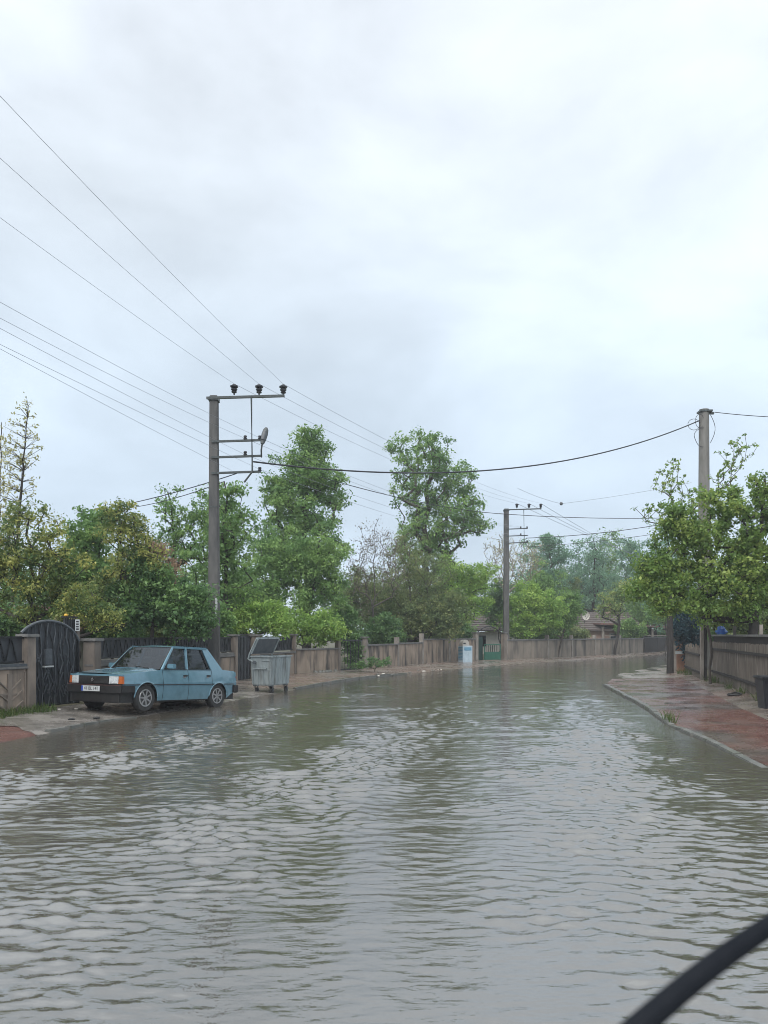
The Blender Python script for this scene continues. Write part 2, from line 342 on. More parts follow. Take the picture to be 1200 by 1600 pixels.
# flood water: real waves
ys = [-4.0]
while ys[-1] < 98: ys.append(ys[-1] + max(.017, .0031 * abs(ys[-1])) if ys[-1] > 2.2 else ys[-1] + .12)
ys = np.array(ys); u = np.linspace(0, 1, 430)
Y, Uu = np.meshgrid(ys, u, indexing='ij'); A, B = XL(Y) - .9, XF(Y) - .2
X = A + (B - A) * Uu; DY = np.gradient(ys)[:, None]
r = np.random.default_rng(21); Zw = np.zeros_like(X)
env1 = .35 + .65 * np.clip(.5 + .6 * snoise(X, Y * 1.6, 31, 8, 5.0), 0, 1.3); env2 = np.clip(.55 + .65 * snoise(X, Y, 32, 8, 2.6), .25, 1.5)
wx = X + .10 * snoise(X, Y, 41, 6, 2.2); wy = Y + .05 * snoise(X, Y, 42, 6, 1.6)
for i in range(122):
    if i < 110: lam = .052 * (5.2 ** r.random()); slope = .036
    else: lam = r.uniform(.4, 1.5); slope = .011
    a = r.normal(.10, .55) if i % 3 else r.normal(-.35, .45)
    a = max(-1.25, min(1.25, a)); fade = np.clip((lam / DY - 2.2) / 3, 0, 1)
    s_ = np.sin((wx * math.sin(a) + wy * math.cos(a)) * 6.283 / lam + r.random() * 6.283)
    Zw += fade * slope * lam / 6.283 * (s_ + .25 * s_ * s_) * (env1 if lam > .28 else env2)
Zw *= np.clip(.48 + (Y - 3) / 7.0, .42, 1.45)
drop_at = [(2.15, 6.2, .16), (-1.2, 5.0, .1), (.9, 8.4, .12), (-2.6, 8.9, .14), (3.3, 9.4, .13), (-3.5, 11.5, .15), (1.6, 12.6, .14), (4.0, 7.2, .11), (.2, 3.9, .08), (2.9, 14.2, .15), (-.6, 15.5, .16), (3.6, 5.3, .09)]
for (dx, dy, rr) in drop_at:
    q = np.hypot(X - dx, Y - dy); Zw += .0035 * np.cos((q - rr) * 6.283 / .055) * np.exp(-((q - rr) / .055) ** 2)
shal = np.clip((X - XL(Y)) / 1.5, .06, 1) * np.clip((XK(Y) - X) / 1.0, .10, 1)
dist_ease = np.clip(1.1 - (Y - 24) / 32, .4, 1.0)
Zw *= shal * dist_ease
o = link('water', np_mesh('water', np.stack([X, Y, Zw], -1).reshape(-1, 3), grid_quads(len(ys), len(u)), M['water'], True)); o['kind'] = 'structure'

# kerbs: stones laid one by one
def kerb(label, fx, y0, y1, zf, n, group=None, w=.13):
    t = thing('kerb', label, 'kerb', (float(fx(y0)), y0, 0)); t['kind'] = 'structure'; del t['category']
    yy = np.linspace(y0, y1, n + 1); base = Vector(t.location)
    for i in range(n):
        a = Vector((float(fx(yy[i])), yy[i], 0)); b = Vector((float(fx(yy[i + 1])), yy[i + 1], 0)); d = (b - a).normalized(); nrm = Vector((d.y, -d.x, 0))
        za, zb = zf(yy[i]) + random.uniform(-.006, .006), zf(yy[i + 1]) + random.uniform(-.006, .006); a, b = a + d * .014, b - d * .014
        jo = nrm * random.uniform(-.018, .018); a += jo; b += jo
        MB().hexa([p - base for p in (a - Vector((0, 0, .25)), a + nrm * w - Vector((0, 0, .25)), b + nrm * w - Vector((0, 0, .25)), b - Vector((0, 0, .25)),
                   a + Vector((0, 0, za)), a + nrm * w + Vector((0, 0, za)), b + nrm * w + Vector((0, 0, zb)), b + Vector((0, 0, zb)))]).build('kerbstone', M['kerb'], t, bevel=.012)
    return t
kerb('grey concrete kerb along the flooded red pavement on the right', XK, 8.6, 28.2, lambda y: float(np.interp(y, [8.6, 10.3, 11.5, 14.6, 15.2, 15.8, 17, 27, 28.2], [-.06, -.004, .03, .05, .012, .045, .065, .075, .03])), 26)
kerb('low kerb stones edging the muddy pavement behind the metal bin', lambda y: XL(y) - .35, 25.6, 36, lambda y: float(np.interp(y, [25, 27, 34, 36], [.05, .09, .09, .04])), 14)
XD = curve([(-6.6, 13.9), (-5.85, 14.35), (-5.72, 15.4), (-5.55, 16.4), (-5.1, 17.1)])
kerb('curved kerb round the concrete apron in front of the car', lambda y: XD(y) - .14, 14.3, 17.0, lambda y: float(np.interp(y, [14.3, 15.4, 17], [.055, .05, .02])), 5)

# ------------------------------------------------------------------ trees
def tree(name, label, cat, d, lobes, leaf, bark, n_clump, per, size, clump_r, base=None, trunk_r=.14, depth=1.0, group=None, twig=.012, droop=0, seed=0, surf=.55, up=.25, tinter=None, aspect=.5, upright=.35, straggle=0, lead=None, wob=.02, lateral=False):
    """lobes: (px, py, rx, ry) of the crown's masses as seen in the photograph, built as solid ellipsoids at distance d."""
    rg = np.random.default_rng(seed + int(d * 100)); k = d / F
    E = []
    for lb in lobes:
        c = at(lb[0], lb[1], d); dd = (lb[4] if len(lb) > 4 else 0); E.append((np.array(c) + np.array((0, dd, 0)), np.array((lb[2] * k, lb[2] * k * depth, lb[3] * k))))
    vol = np.array([e_[1][0] * e_[1][2] for e_ in E]); vol /= vol.sum()
    if base is None: base = (lobes[0][0], 0)
    bx = at(base[0], HZ, d).x; b0 = np.array((bx, d, .12))
    cl = []
    for i in range(n_clump):
        c, rad = E[rg.choice(len(E), p=vol)]
        v = rg.normal(size=3); v /= np.linalg.norm(v); v *= rg.random() ** surf
        p = c + v * rad
        p[2] = max(p[2], .35); cl.append(p)
    cl = np.array(cl)
    # skeleton
    topc = max(E, key=lambda e_: e_[0][2] + e_[1][2] * .5); top = topc[0] + np.array((0, 0, topc[1][2] * .55))
    if lead: top = np.array(at(lead[0], lead[1], d))
    nodes = [b0]; par = [-1]; nt_ = 26 if lateral else 12
    for i in range(1, nt_ + 1):
        t = i / nt_; p = b0 + (top - b0) * t; p[:2] += rg.normal(size=2) * wob * (top[2] - b0[2]) * .5 * (t < 1)
        nodes.append(p); par.append(len(nodes) - 2)
    order = np.argsort(np.linalg.norm(cl - b0, axis=1)); tips = []
    for i in order:
        p = cl[i]; P = np.array(nodes); dv = p - P; dist = np.linalg.norm(dv, axis=1)
        cost = dist + np.where(dv[:, 2] < upright * dist, (upright * dist - dv[:, 2]) * 1.3, 0) + np.where(np.arange(len(P)) < 2, 1.5, 0)
        cost = cost + (np.where(np.arange(len(P)) > nt_, .28 + .5 * rg.random(len(P)), 0) if lateral else 0); j = int(np.argmin(cost)); n = max(1, int(dist[j] / (.5 + .004 * d))); q = j; a = nodes[j]
        for s in range(1, n + 1):
            t = s / n; w = a + (p - a) * t + rg.normal(size=3) * .05 * dist[j] * (t < 1); w[2] += -droop * t * (1 - t) * dist[j] + .12 * dist[j] * t * (1 - t)
            nodes.append(w); par.append(q); q = len(nodes) - 1
        tips.append(q)
    P = np.array(nodes); cnt = np.zeros(len(P)); cnt[tips] = 1
    for i in range(len(P) - 1, 0, -1): cnt[par[i]] += cnt[i]
    rad = np.maximum(twig, trunk_r * (cnt / max(cnt[0], 1)) ** .5)
    rad[:nt_ + 1] = np.maximum(rad[:nt_ + 1], trunk_r * np.linspace(1, .25, nt_ + 1))
    idx = np.array([i for i in range(1, len(P))]); pa = np.array(par)[idx]
    D = P[idx] - P[pa]; Ln = np.linalg.norm(D, axis=1, keepdims=True) + 1e-6; D /= Ln
    ref = np.where(np.abs(D[:, 2:3]) > .9, np.array([[1., 0, 0]]), np.array([[0, 0, 1.]])); a = np.cross(D, ref); a /= np.linalg.norm(a, axis=1, keepdims=True); b = np.cross(D, a)
    ns = 5; V = np.zeros((len(idx), 2, ns, 3)); ra = np.minimum(rad[pa], rad[idx] * 1.6)
    for s in range(ns):
        t = 6.283 * s / ns; o_ = a * math.cos(t) + b * math.sin(t)
        V[:, 0, s] = P[pa] + o_ * ra[:, None]; V[:, 1, s] = P[idx] + o_ * rad[idx][:, None]
    q0 = np.arange(len(idx))[:, None] * 2 * ns; s0 = np.arange(ns)[None, :]; s1 = (s0 + 1) % ns
    Q = np.stack([q0 + s0, q0 + s1, q0 + ns + s1, q0 + ns + s0], -1).reshape(-1, 4)
    t = thing(name, label, cat, tuple(b0), group=group)
    link('trunk', np_mesh('trunk', V.reshape(-1, 3) - b0, Q, bark, True), t)
    if leaf is None: return t
    # leaves round the branch tips
    per = int(per * 1.2) if per > 30 else per; n = len(cl) * per; ci = np.repeat(np.arange(len(cl)), per)
    off = rg.normal(size=(n, 3)); off /= np.linalg.norm(off, axis=1, keepdims=True); off *= (rg.random((n, 1)) ** .6) * clump_r * (.6 + .8 * rg.random(len(cl)))[ci][:, None]; off[:, 2] *= .72
    pos = cl[ci] + off
    if straggle:
        kx = rg.random(n) < straggle; ii = rg.integers(nt_ + 1, len(P), n); pos[kx] = P[ii][kx] + rg.normal(size=(n, 3))[kx] * clump_r * .35
    pos[:, 2] = np.maximum(pos[:, 2], .2)
    dr = rg.normal(size=(n, 3)); dr[:, 2] -= .25; dr += off / clump_r * .8; dr /= np.linalg.norm(dr, axis=1, keepdims=True)
    nr = rg.normal(size=(n, 3)) + np.array((0, 0, up * 3)); sd = np.cross(dr, nr); sd /= np.linalg.norm(sd, axis=1, keepdims=True) + 1e-9
    L_ = size * (.5 + 1.15 * rg.random((n, 1)) ** 1.6); nn = np.cross(sd, dr)
    V = np.stack([pos - dr * L_ * .5, pos + sd * L_ * aspect * .5 + nn * L_ * .08, pos + dr * L_ * .5, pos - sd * L_ * aspect * .5 + nn * L_ * .08], 1).reshape(-1, 3)
    Q = np.arange(n * 4).reshape(-1, 4)
    per_total = n; ctone = rg.random(len(cl)); tint = np.clip(.74 * ctone[ci] + .26 * rg.random(n), 0, 1)
    if tinter is not None: tint = np.clip(tinter(pos, tint, rg), 0, 1)
    c = link('crown', np_mesh('crown', V - b0, Q, leaf, False, tint), t); c['kind'] = 'stuff'
    return t
LM = {}
LM['green'] = leaf_mat('leaf_green', (0.086, 0.179, 0.065), (0.174, 0.303, 0.095), (0.295, 0.435, 0.130))
LM['dark'] = leaf_mat('leaf_dark', (0.068, 0.141, 0.066), (0.126, 0.231, 0.088), (0.206, 0.332, 0.107))
LM['bright'] = leaf_mat('leaf_bright', (0.140, 0.265, 0.068), (0.262, 0.420, 0.098), (0.419, 0.559, 0.138))
LM['gold'] = leaf_mat('leaf_gold', (.055, .125, .045), (.16, .215, .065), (.52, .50, .14))
LM['yellowgreen'] = leaf_mat('leaf_yellowgreen', (0.108, 0.216, 0.079), (0.242, 0.331, 0.109), (0.430, 0.446, 0.178))
LM['pale'] = leaf_mat('leaf_pale', (0.308, 0.330, 0.132), (0.462, 0.451, 0.209), (0.600, 0.550, 0.286))
LM['olive'] = leaf_mat('leaf_olive', (0.101, 0.154, 0.075), (0.182, 0.245, 0.098), (0.305, 0.326, 0.133))
LM['brown'] = leaf_mat('leaf_brown', (0.139, 0.116, 0.097), (0.208, 0.177, 0.134), (0.262, 0.258, 0.168))
LM['rust'] = leaf_mat('leaf_rust', (0.172, 0.117, 0.079), (0.264, 0.179, 0.122), (0.370, 0.262, 0.158))
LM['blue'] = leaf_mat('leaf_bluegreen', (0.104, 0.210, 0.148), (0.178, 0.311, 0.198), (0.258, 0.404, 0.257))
LM['fig'] = leaf_mat('leaf_fig', (0.102, 0.189, 0.055), (0.198, 0.308, 0.075), (0.360, 0.432, 0.115), .4)
LM['cypress'] = leaf_mat('leaf_cypress', (0.020, 0.049, 0.068), (0.034, 0.078, 0.099), (0.054, 0.108, 0.119))
GT = 'garden trees behind the left walls'
# left side
tree('tall_tree', 'tall thin sparse tree with small pale buds at the left edge', 'tree', 25, [(30, 730, 32, 95), (42, 645, 12, 32), (56, 690, 13, 36), (12, 770, 34, 90), (8, 700, 16, 40), (25, 850, 42, 60)], LM['pale'], M['bark_dark'], 300, 7, .085, .15, base=(8, 0), trunk_r=.055, lead=(44, 634), wob=.003, seed=1, upright=.35, twig=.005, lateral=True, straggle=.4, group=GT)
tree('budding_tree', 'second thin budding tree cut off by the left picture edge', 'tree', 26, [(-8, 760, 26, 90), (-5, 850, 40, 60)], LM['pale'], M['bark_dark'], 170, 8, .085, .18, base=(-8, 0), trunk_r=.05, wob=.004, lead=(2, 660), twig=.005, lateral=True, seed=2, upright=.6, straggle=.3, group=GT)
tree('forsythia', 'broad golden yellow bush above the wall left of the gate', 'bush', 20.5, [(45, 850, 55, 70), (95, 900, 48, 80), (40, 930, 60, 45), (-10, 900, 40, 70)], LM['gold'], M['bark_dark'], 170, 75, .085, .30, base=(50, 0), trunk_r=.09, seed=3, depth=.7, group=GT)
tree('garden_tree', 'dark green tree between the two golden bushes by the gate', 'tree', 26, [(140, 840, 40, 50), (128, 900, 50, 60), (165, 800, 18, 22)], LM['green'], M['bark_dark'], 130, 75, .12, .38, base=(140, 0), trunk_r=.1, seed=4, group=GT)
tree('golden_tree', 'golden and green tree with open twiggy top over the black gate', 'tree', 23, [(195, 830, 45, 45), (215, 880, 45, 45), (155, 935, 35, 45), (185, 800, 26, 22)], LM['gold'], M['bark_dark'], 150, 55, .09, .30, base=(200, 0), trunk_r=.09, seed=5, depth=.8, straggle=.15, group=GT)
tree('forsythia', 'yellow flowering bush leaning over the wall behind the car', 'bush', 19.8, [(120, 945, 30, 38), (160, 960, 30, 30), (100, 960, 20, 22)], LM['gold'], M['bark_dark'], 70, 70, .07, .26, base=(125, 0), trunk_r=.05, seed=6, depth=.6, group=GT)
tree('laurel_bush', 'dark leafy bush directly behind the blue car', 'bush', 23, [(205, 950, 50, 48), (270, 950, 50, 55), (310, 955, 35, 50), (235, 900, 40, 40)], LM['dark'], M['bark_dark'], 170, 90, .11, .34, base=(240, 0), trunk_r=.08, seed=7, depth=.6, group=GT)
tree('plum_tree', 'small reddish brown leaved tree left of the near power pole', 'tree', 26.5, [(252, 885, 26, 32), (240, 860, 20, 20)], LM['rust'], M['bark_dark'], 50, 70, .09, .3, base=(255, 0), trunk_r=.06, seed=8, group=GT)
tree('airy_tree', 'airy light green tree with open crown left of the near pole', 'tree', 33, [(262, 790, 28, 40), (280, 840, 50, 50), (310, 800, 26, 35), (345, 830, 36, 60)], LM['green'], M['bark_dark'], 170, 42, .12, .34, base=(290, 0), trunk_r=.11, seed=9, straggle=.2, group=GT)
tree('airy_tree', 'open branched green tree seen through the near pole and its lower arms', 'tree', 31, [(350, 775, 38, 42), (362, 830, 42, 50), (330, 880, 50, 50), (365, 900, 40, 60)], LM['green'], M['bark_dark'], 170, 55, .12, .36, base=(350, 0), trunk_r=.11, seed=10, straggle=.15, group=GT)
tree('dense_tree', 'tall dense dark green tree right of the near pole', 'tree', 42, [(485, 712, 40, 42), (470, 745, 58, 42), (480, 700, 24, 32), (505, 760, 42, 40), (470, 800, 66, 45), (440, 770, 34, 35), (480, 860, 72, 60), (430, 850, 45, 55)], LM['green'], M['bark_dark'], 420, 80, .15, .5, base=(478, 0), trunk_r=.22, seed=11, group=GT)
tree('garden_tree', 'broad mid green tree in front of the tall dense tree', 'tree', 38, [(440, 880, 50, 60), (500, 880, 48, 70), (470, 930, 80, 50), (400, 930, 40, 50)], LM['green'], M['bark_dark'], 300, 85, .13, .42, base=(470, 0), trunk_r=.12, seed=12, depth=.7, group=GT)
tree('walnut_shrub', 'bright feathery shrub above the wall right of the metal bin', 'bush', 35.5, [(495, 985, 48, 32), (455, 975, 36, 30), (520, 975, 24, 25)], LM['bright'], M['bark'], 110, 60, .16, .4, base=(495, 0), trunk_r=.05, seed=13, depth=.5, aspect=.35, group=GT)
tree('leafy_shrub', 'bright green shrub above the black railing behind the metal bin', 'bush', 31, [(385, 965, 40, 35), (425, 970, 32, 30), (355, 970, 28, 30)], LM['bright'], M['bark'], 110, 75, .11, .36, base=(395, 0), trunk_r=.05, seed=14, depth=.5, group=GT)
tree('bare_tree', 'brown twiggy tree with few leaves between the two tall trees', 'tree', 46, [(585, 850, 36, 42), (570, 900, 30, 70), (610, 880, 30, 60)], LM['brown'], M['brown_twig'], 230, 16, .09, .4, base=(585, 0), trunk_r=.055, seed=15, twig=.011, upright=.6, straggle=.4, group=GT)
tree('bare_tree', 'brown leaved undergrowth tree below the second tall tree', 'tree', 48, [(640, 890, 44, 60), (680, 920, 44, 60), (600, 940, 44, 50)], LM['olive'], M['brown_twig'], 280, 50, .11, .42, base=(640, 0), trunk_r=.1, seed=16, twig=.014, upright=.5, group=GT)
tree('poplar_tree', 'tallest broad tree with gappy clumps of leaves left of the far pole', 'tree', 56, [(665, 712, 50, 38), (655, 765, 46, 45), (712, 750, 34, 35), (735, 790, 28, 30), (672, 690, 34, 20), (690, 810, 60, 40), (620, 700, 16, 20), (665, 850, 60, 50), (745, 820, 22, 20)], LM['green'], M['bark'], 340, 62, .19, .58, base=(668, 0), trunk_r=.32, seed=17, surf=.5, group=GT)
tree('hedge_tree', 'olive green bushy growth above the wall left of the small booth', 'bush', 47, [(610, 965, 42, 35), (660, 970, 40, 35), (700, 960, 36, 42), (580, 975, 24, 25)], LM['olive'], M['bark_dark'], 220, 70, .13, .42, base=(650, 0), trunk_r=.07, seed=18, depth=.5, group=GT)
tree('arching_tree', 'green tree arching over the little green gate', 'tree', 53.5, [(735, 930, 36, 45), (760, 900, 26, 30), (710, 900, 34, 40), (725, 965, 22, 25)], LM['bright'], M['bark_dark'], 170, 70, .14, .45, base=(738, 0), trunk_r=.12, seed=19, depth=.7, group=GT)
tree('dark_shrub', 'dark shrub filling the iron gateway between two pillars', 'bush', 37.8, [(548, 1000, 20, 32), (555, 1025, 16, 18), (540, 970, 22, 25)], LM['dark'], M['bark_dark'], 90, 60, .12, .34, base=(550, 0), trunk_r=.04, seed=20, depth=.5, group=GT)
tree('blossom_tree', 'bare pale twigged tree behind the far power pole', 'tree', 62, [(800, 880, 40, 42), (780, 860, 28, 30), (830, 870, 24, 30)], LM['pale'], M['bark_pale'], 560, 3, .10, .4, base=(798, 0), trunk_r=.10, seed=21, twig=.018, upright=.55, group=GT)
tree('round_bush', 'rounded bright green bush at the foot of the far pole', 'bush', 55, [(828, 945, 40, 38), (815, 975, 40, 26), (860, 955, 28, 30)], LM['bright'], M['bark'], 200, 70, .15, .45, base=(828, 0), trunk_r=.07, seed=22, depth=.6, group=GT)
tree('round_bush', 'darker green bush right of the far pole by the satellite dish', 'bush', 57.5, [(872, 965, 34, 28), (890, 950, 22, 30), (850, 985, 20, 12)], LM['green'], M['bark'], 140, 65, .15, .45, base=(872, 0), trunk_r=.07, seed=23, depth=.6, group=GT)
tree('birch_tree', 'small clumpy tree just right of the far power pole', 'tree', 78, [(858, 848, 22, 22), (870, 870, 26, 28), (862, 910, 34, 40)], LM['blue'], M['bark'], 150, 50, .20, .6, base=(862, 0), trunk_r=.16, seed=24, group=GT)
tree('slender_tree', 'slender tree with visible upright trunk above the dish roof', 'tree', 88, [(928, 862, 30, 26), (930, 900, 40, 36), (905, 925, 26, 30), (955, 925, 26, 30)], LM['blue'], M['bark_dark'], 190, 42, .21, .66, base=(930, 0), trunk_r=.2, seed=25, group=GT)
tree('hazy_tree', 'hazy blue green tree at the left of the big fig', 'tree', 92, [(985, 865, 28, 28), (1000, 900, 36, 44), (968, 930, 30, 40)], LM['blue'], M['bark_dark'], 170, 52, .22, .7, base=(985, 0), trunk_r=.2, seed=26, group=GT)
tree('street_tree', 'young roadside tree with thin dark trunk by the far wall', 'tree', 66, [(962, 935, 24, 30), (950, 950, 20, 18), (975, 925, 16, 24)], LM['yellowgreen'], M['bark_dark'], 90, 42, .16, .5, base=(961, 0), trunk_r=.13, seed=27, group=GT)
tree('background_tree', 'green tree mass between the shed and the dark roadside post', 'tree', 80, [(1010, 935, 34, 40), (1035, 950, 26, 30), (1000, 965, 24, 20)], LM['green'], M['bark'], 170, 60, .2, .6, base=(1012, 0), trunk_r=.16, seed=28)
# right side
tree('fig_tree', 'large spreading yellow green fig tree overhanging the board fence', 'tree', 24.6, [(1135, 790, 50, 42), (1080, 845, 62, 40), (1165, 850, 45, 60), (1120, 905, 75, 40), (1045, 900, 45, 34), (1195, 775, 34, 50), (1190, 920, 45, 42), (1018, 885, 26, 28), (1004, 925, 26, 22), (1035, 950, 30, 20), (1085, 945, 60, 26), (1060, 810, 34, 26), (1235, 850, 55, 80), (1150, 955, 55, 18)], LM['fig'], M['bark_dark'], 640, 62, .10, .32, base=(1163, 0), trunk_r=.15, seed=29, twig=.016, upright=.1, depth=.75, aspect=.62)
tree('fig_sapling', 'open twiggy treetop with leaf tufts beside the right concrete pole', 'tree', 26.6, [(1050, 760, 30, 50), (1035, 790, 28, 30), (1150, 705, 34, 32), (1130, 740, 26, 30), (1012, 800, 22, 15), (1085, 790, 40, 30)], LM['fig'], M['bark'], 230, 10, .09, .11, base=(1110, 0), trunk_r=.05, lead=(1110, 800), seed=30, twig=.007, upright=.75)
tree('cypress_shrub', 'dark blue green conifer shrub behind the orange gatepost', 'bush', 37.2, [(1078, 985, 26, 26), (1062, 992, 16, 24), (1085, 965, 20, 25), (1060, 968, 12, 20), (1080, 1015, 22, 20)], LM['cypress'], M['bark_dark'], 130, 90, .09, .26, base=(1075, 0), trunk_r=.06, seed=31, depth=.7)
tree('background_bush', 'green bush showing below the fig crown above the fence', 'bush', 29, [(1185, 965, 40, 30), (1130, 965, 40, 25)], LM['olive'], M['bark_dark'], 110, 60, .10, .32, base=(1160, 0), trunk_r=.05, seed=32, depth=.6)
HB = 'bushes filling the gardens behind the left walls'
for i, (px, py, rx, ry, d, kd, lb) in enumerate([
    (25, 975, 50, 30, 23, 'dark', 'dark low bush left of the arched gate'), (175, 975, 45, 34, 24.5, 'dark', 'low dark bush behind the car bonnet'), (260, 978, 50, 32, 26, 'olive', 'olive bush behind the car roof'), (325, 975, 40, 38, 29, 'green', 'green bush at the near pole foot'),
    (370, 935, 45, 45, 34, 'green', 'green bush right behind the near pole'), (600, 985, 36, 24, 45, 'dark', 'dark low bush behind the worn wall'), (655, 985, 40, 24, 49, 'olive', 'olive low bush behind the taller wall'), (705, 985, 36, 22, 52, 'dark', 'dark low bush left of the booth'),
    (570, 930, 34, 50, 50, 'olive', 'olive bush under the brown twiggy tree'), (640, 930, 60, 50, 53, 'olive', 'olive thicket under the broad poplar'), (700, 930, 40, 55, 58, 'green', 'green thicket right of the poplar trunk'), (780, 940, 30, 40, 64, 'dark', 'dark bush behind the green gate'),
    (845, 920, 40, 42, 70, 'green', 'green thicket under the clumpy small tree'), (876, 925, 30, 40, 80, 'olive', 'olive thicket left of the satellite dish'), (1000, 940, 36, 40, 86, 'green', 'green thicket above the open shed'), (985, 965, 40, 18, 90, 'dark', 'dark hedge behind the open shed'), (1040, 930, 36, 50, 62, 'green', 'green bush behind the dark wooden post'), (1045, 985, 30, 22, 98, 'dark', 'dark hedge closing the far street end'), (1180, 985, 40, 22, 34, 'olive', 'olive bush behind fence right of the fig trunk'), (1140, 985, 30, 20, 36, 'dark', 'dark bush behind the blue bag'), (985, 982, 22, 14, 76, 'green', 'green bush before the open shed'), (830, 985, 40, 14, 60, 'dark', 'dark hedge line under the rounded bushes'), (890, 988, 30, 10, 66, 'olive', 'olive hedge in front of the pink house')]):
    tree('garden_bush', lb, 'bush', d, [(px, py, rx, ry), (px - rx * .4, py + ry * .4, rx * .6, ry * .6), (px + rx * .4, py + ry * .4, rx * .6, ry * .6)], LM[kd], M['bark_dark'], 130, 65, .09 + .0012 * d, .26 + .004 * d, base=(px, 0), trunk_r=.05, seed=120 + i, depth=.6, group=HB)
# trees further back whose tops show through the gaps
bk = [(-40, 40, 900, 90, 70, 'green'), (60, 44, 905, 80, 60, 'dark'), (170, 48, 900, 70, 60, 'dark'), (290, 52, 915, 70, 55, 'green'), (400, 60, 930, 60, 50, 'dark'), (540, 70, 935, 50, 45, 'dark'), (630, 72, 930, 55, 50, 'olive'), (720, 80, 925, 55, 45, 'dark'), (800, 85, 950, 55, 35, 'olive'), (890, 105, 940, 50, 40, 'blue'), (1070, 70, 900, 60, 70, 'blue'), (1150, 60, 890, 60, 80, 'green'), (1240, 50, 900, 70, 80, 'green'), (838, 92, 890, 40, 50, 'blue'), (905, 98, 900, 44, 56, 'blue'), (962, 104, 885, 44, 60, 'green'), (1025, 95, 880, 46, 66, 'blue')]
for i, (px, d, py, rx, ry, kd) in enumerate(bk):
    where = ['beyond the left edge', 'behind the golden bush', 'behind the gate bushes', 'behind the plum tree', 'behind the near pole', 'in the gap right of the dense tree', 'behind the brown twiggy tree', 'behind the arching tree', 'behind the pale twigged tree', 'beyond the slender tree', 'behind the cypress shrub', 'behind the fig crown', 'past the right picture edge', 'behind the small clumpy tree', 'left of the slender tree trunk', 'right of the slender tree trunk', 'in the gap left of the fig crown'][i]
    tree('background_tree', 'far %s tree %s' % ({'green': 'green', 'dark': 'dark green', 'olive': 'olive', 'blue': 'hazy blue green'}[kd], where), 'tree', d, [(px, py, rx, ry), (px - rx * .5, py + ry * .6, rx * .7, ry * .6), (px + rx * .5, py + ry * .6, rx * .7, ry * .6)], LM[kd], M['bark_dark'], 170, 50, .10 + .0016 * d, .3 + .006 * d, base=(px, 0), trunk_r=.14, seed=50 + i, depth=.6, group='trees in the gardens further back')

# ------------------------------------------------------------------ walls, railings, gates
def frame(a, b):
    d = (b - a); return math.atan2(d.y, d.x), d.length
def place_wall(name, label, a, b, group=None):
    ang, ln = frame(a, b); return thing(name, label, 'wall', (a.x, a.y, 0), (0, 0, ang), group), ln
def bars(parent, ln, z0, z1, step, y, lean=True, w=.022, x0=.06):
    me1 = MB().bar((-.07, 0, z0), (.07, 0, z1), w, .02, (0, 1, 0)).mesh('bar', M['iron']); me2 = MB().bar((.07, 0, z0), (-.07, 0, z1), w, .02, (0, 1, 0)).mesh('bar', M['iron'])
    n = int((ln - 2 * x0) / step); seq = [me1, me2, me2, me1, me2]
    me3 = MB().bar((0, 0, z0), (.02, 0, z1), w, .02, (0, 1, 0)).mesh('bar', M['iron'])
    for i in range(n): link('bar', [me1, me3, me2, me1, me2, me3][i % 6] if lean else me3, parent, (x0 + step * (i + .5), y, 0))
def railing(t, ln, z0, z1, step=.17, y=0):
    r_ = MB().box(.02, ln - .02, y - .02, y + .02, z1 - .05, z1).box(.02, ln - .02, y - .02, y + .02, z0, z0 + .04).build('railing', M['iron'], t)
    MB().box(.03, ln - .03, y + .028, y + .034, z0 + .04, z1 - .05).build('backing_sheet', M['sheet'], r_)
    bars(r_, ln, z0 + .035, z1 - .045, step, y)
    return r_
def pillar(t, x, w, z1, m=None, cap=True, y=0, zb=-.1):
    p = MB().box(x - w / 2, x + w / 2, y - w / 2, y + w / 2, zb, z1).build('pillar', m or M['pillar'], t, bevel=.01)
    if cap: MB().box(x - w / 2 - .05, x + w / 2 + .05, y - w / 2 - .05, y + w / 2 + .05, z1 + .002, z1 + .07).build('cap', M['coping'], p, bevel=.01)
    return p
def panels(t, ln, z1, n, m, y=0, th=.14, zb=-.1):
    w = ln / n
    for i in range(n):
        MB().box(i * w + .008, (i + 1) * w - .008, y - th / 2 + random.uniform(-.012, .012), y + th / 2, zb, z1).build('wall_panel', m, t, bevel=.008)
def coping(t, ln, z, h=.07, w=.24, y=0): return MB().box(-.02, ln + .02, y - w / 2, y + w / 2, z, z + h).build('coping', M['coping'], t, bevel=.012)
P2 = lambda x, y: Vector((x, y, 0))
# 1 ornamented wall left of the gate
t, ln = place_wall('garden_wall', 'stained wall with raised tree ornament and black railing left of the gate', P2(-8.85, 13.1), P2(-7.50, 17.0))
panels(t, ln - .22, 1.04, 3, M['wall']); coping(t, ln - .22, 1.042, .05, .26)
MB().box(-.02, ln - .22, -.11, .11, 1.096, 1.15).build('coping', M['iron_grey_and_glint'], t)
railing(t, ln - .2, 1.17, 1.72, .16); pillar(t, ln - .1, .24, 1.70)
for x0 in (ln - .68, ln - 1.95):                         # relief ornament
    rl = MB().box(x0 - .06, x0 + .06, -.10, -.075, .12, .95).box(x0 - .30, x0 + .30, -.095, -.076, .52, .56)
    for s in (-1, 1):
        for z, ln2 in ((.18, .36), (.40, .34), (.62, .3)):
            rl.bar((x0 + s * .04, -.088, z), (x0 + s * ln2, -.088, z + .2), .025, .03, (0, 1, 0))
        rl.bar((x0 + s * .42, -.088, .1), (x0 + s * .42, -.088, .98), .03, .03, (0, 1, 0))
    rl.build('relief_ornament', M['pillar'], t)
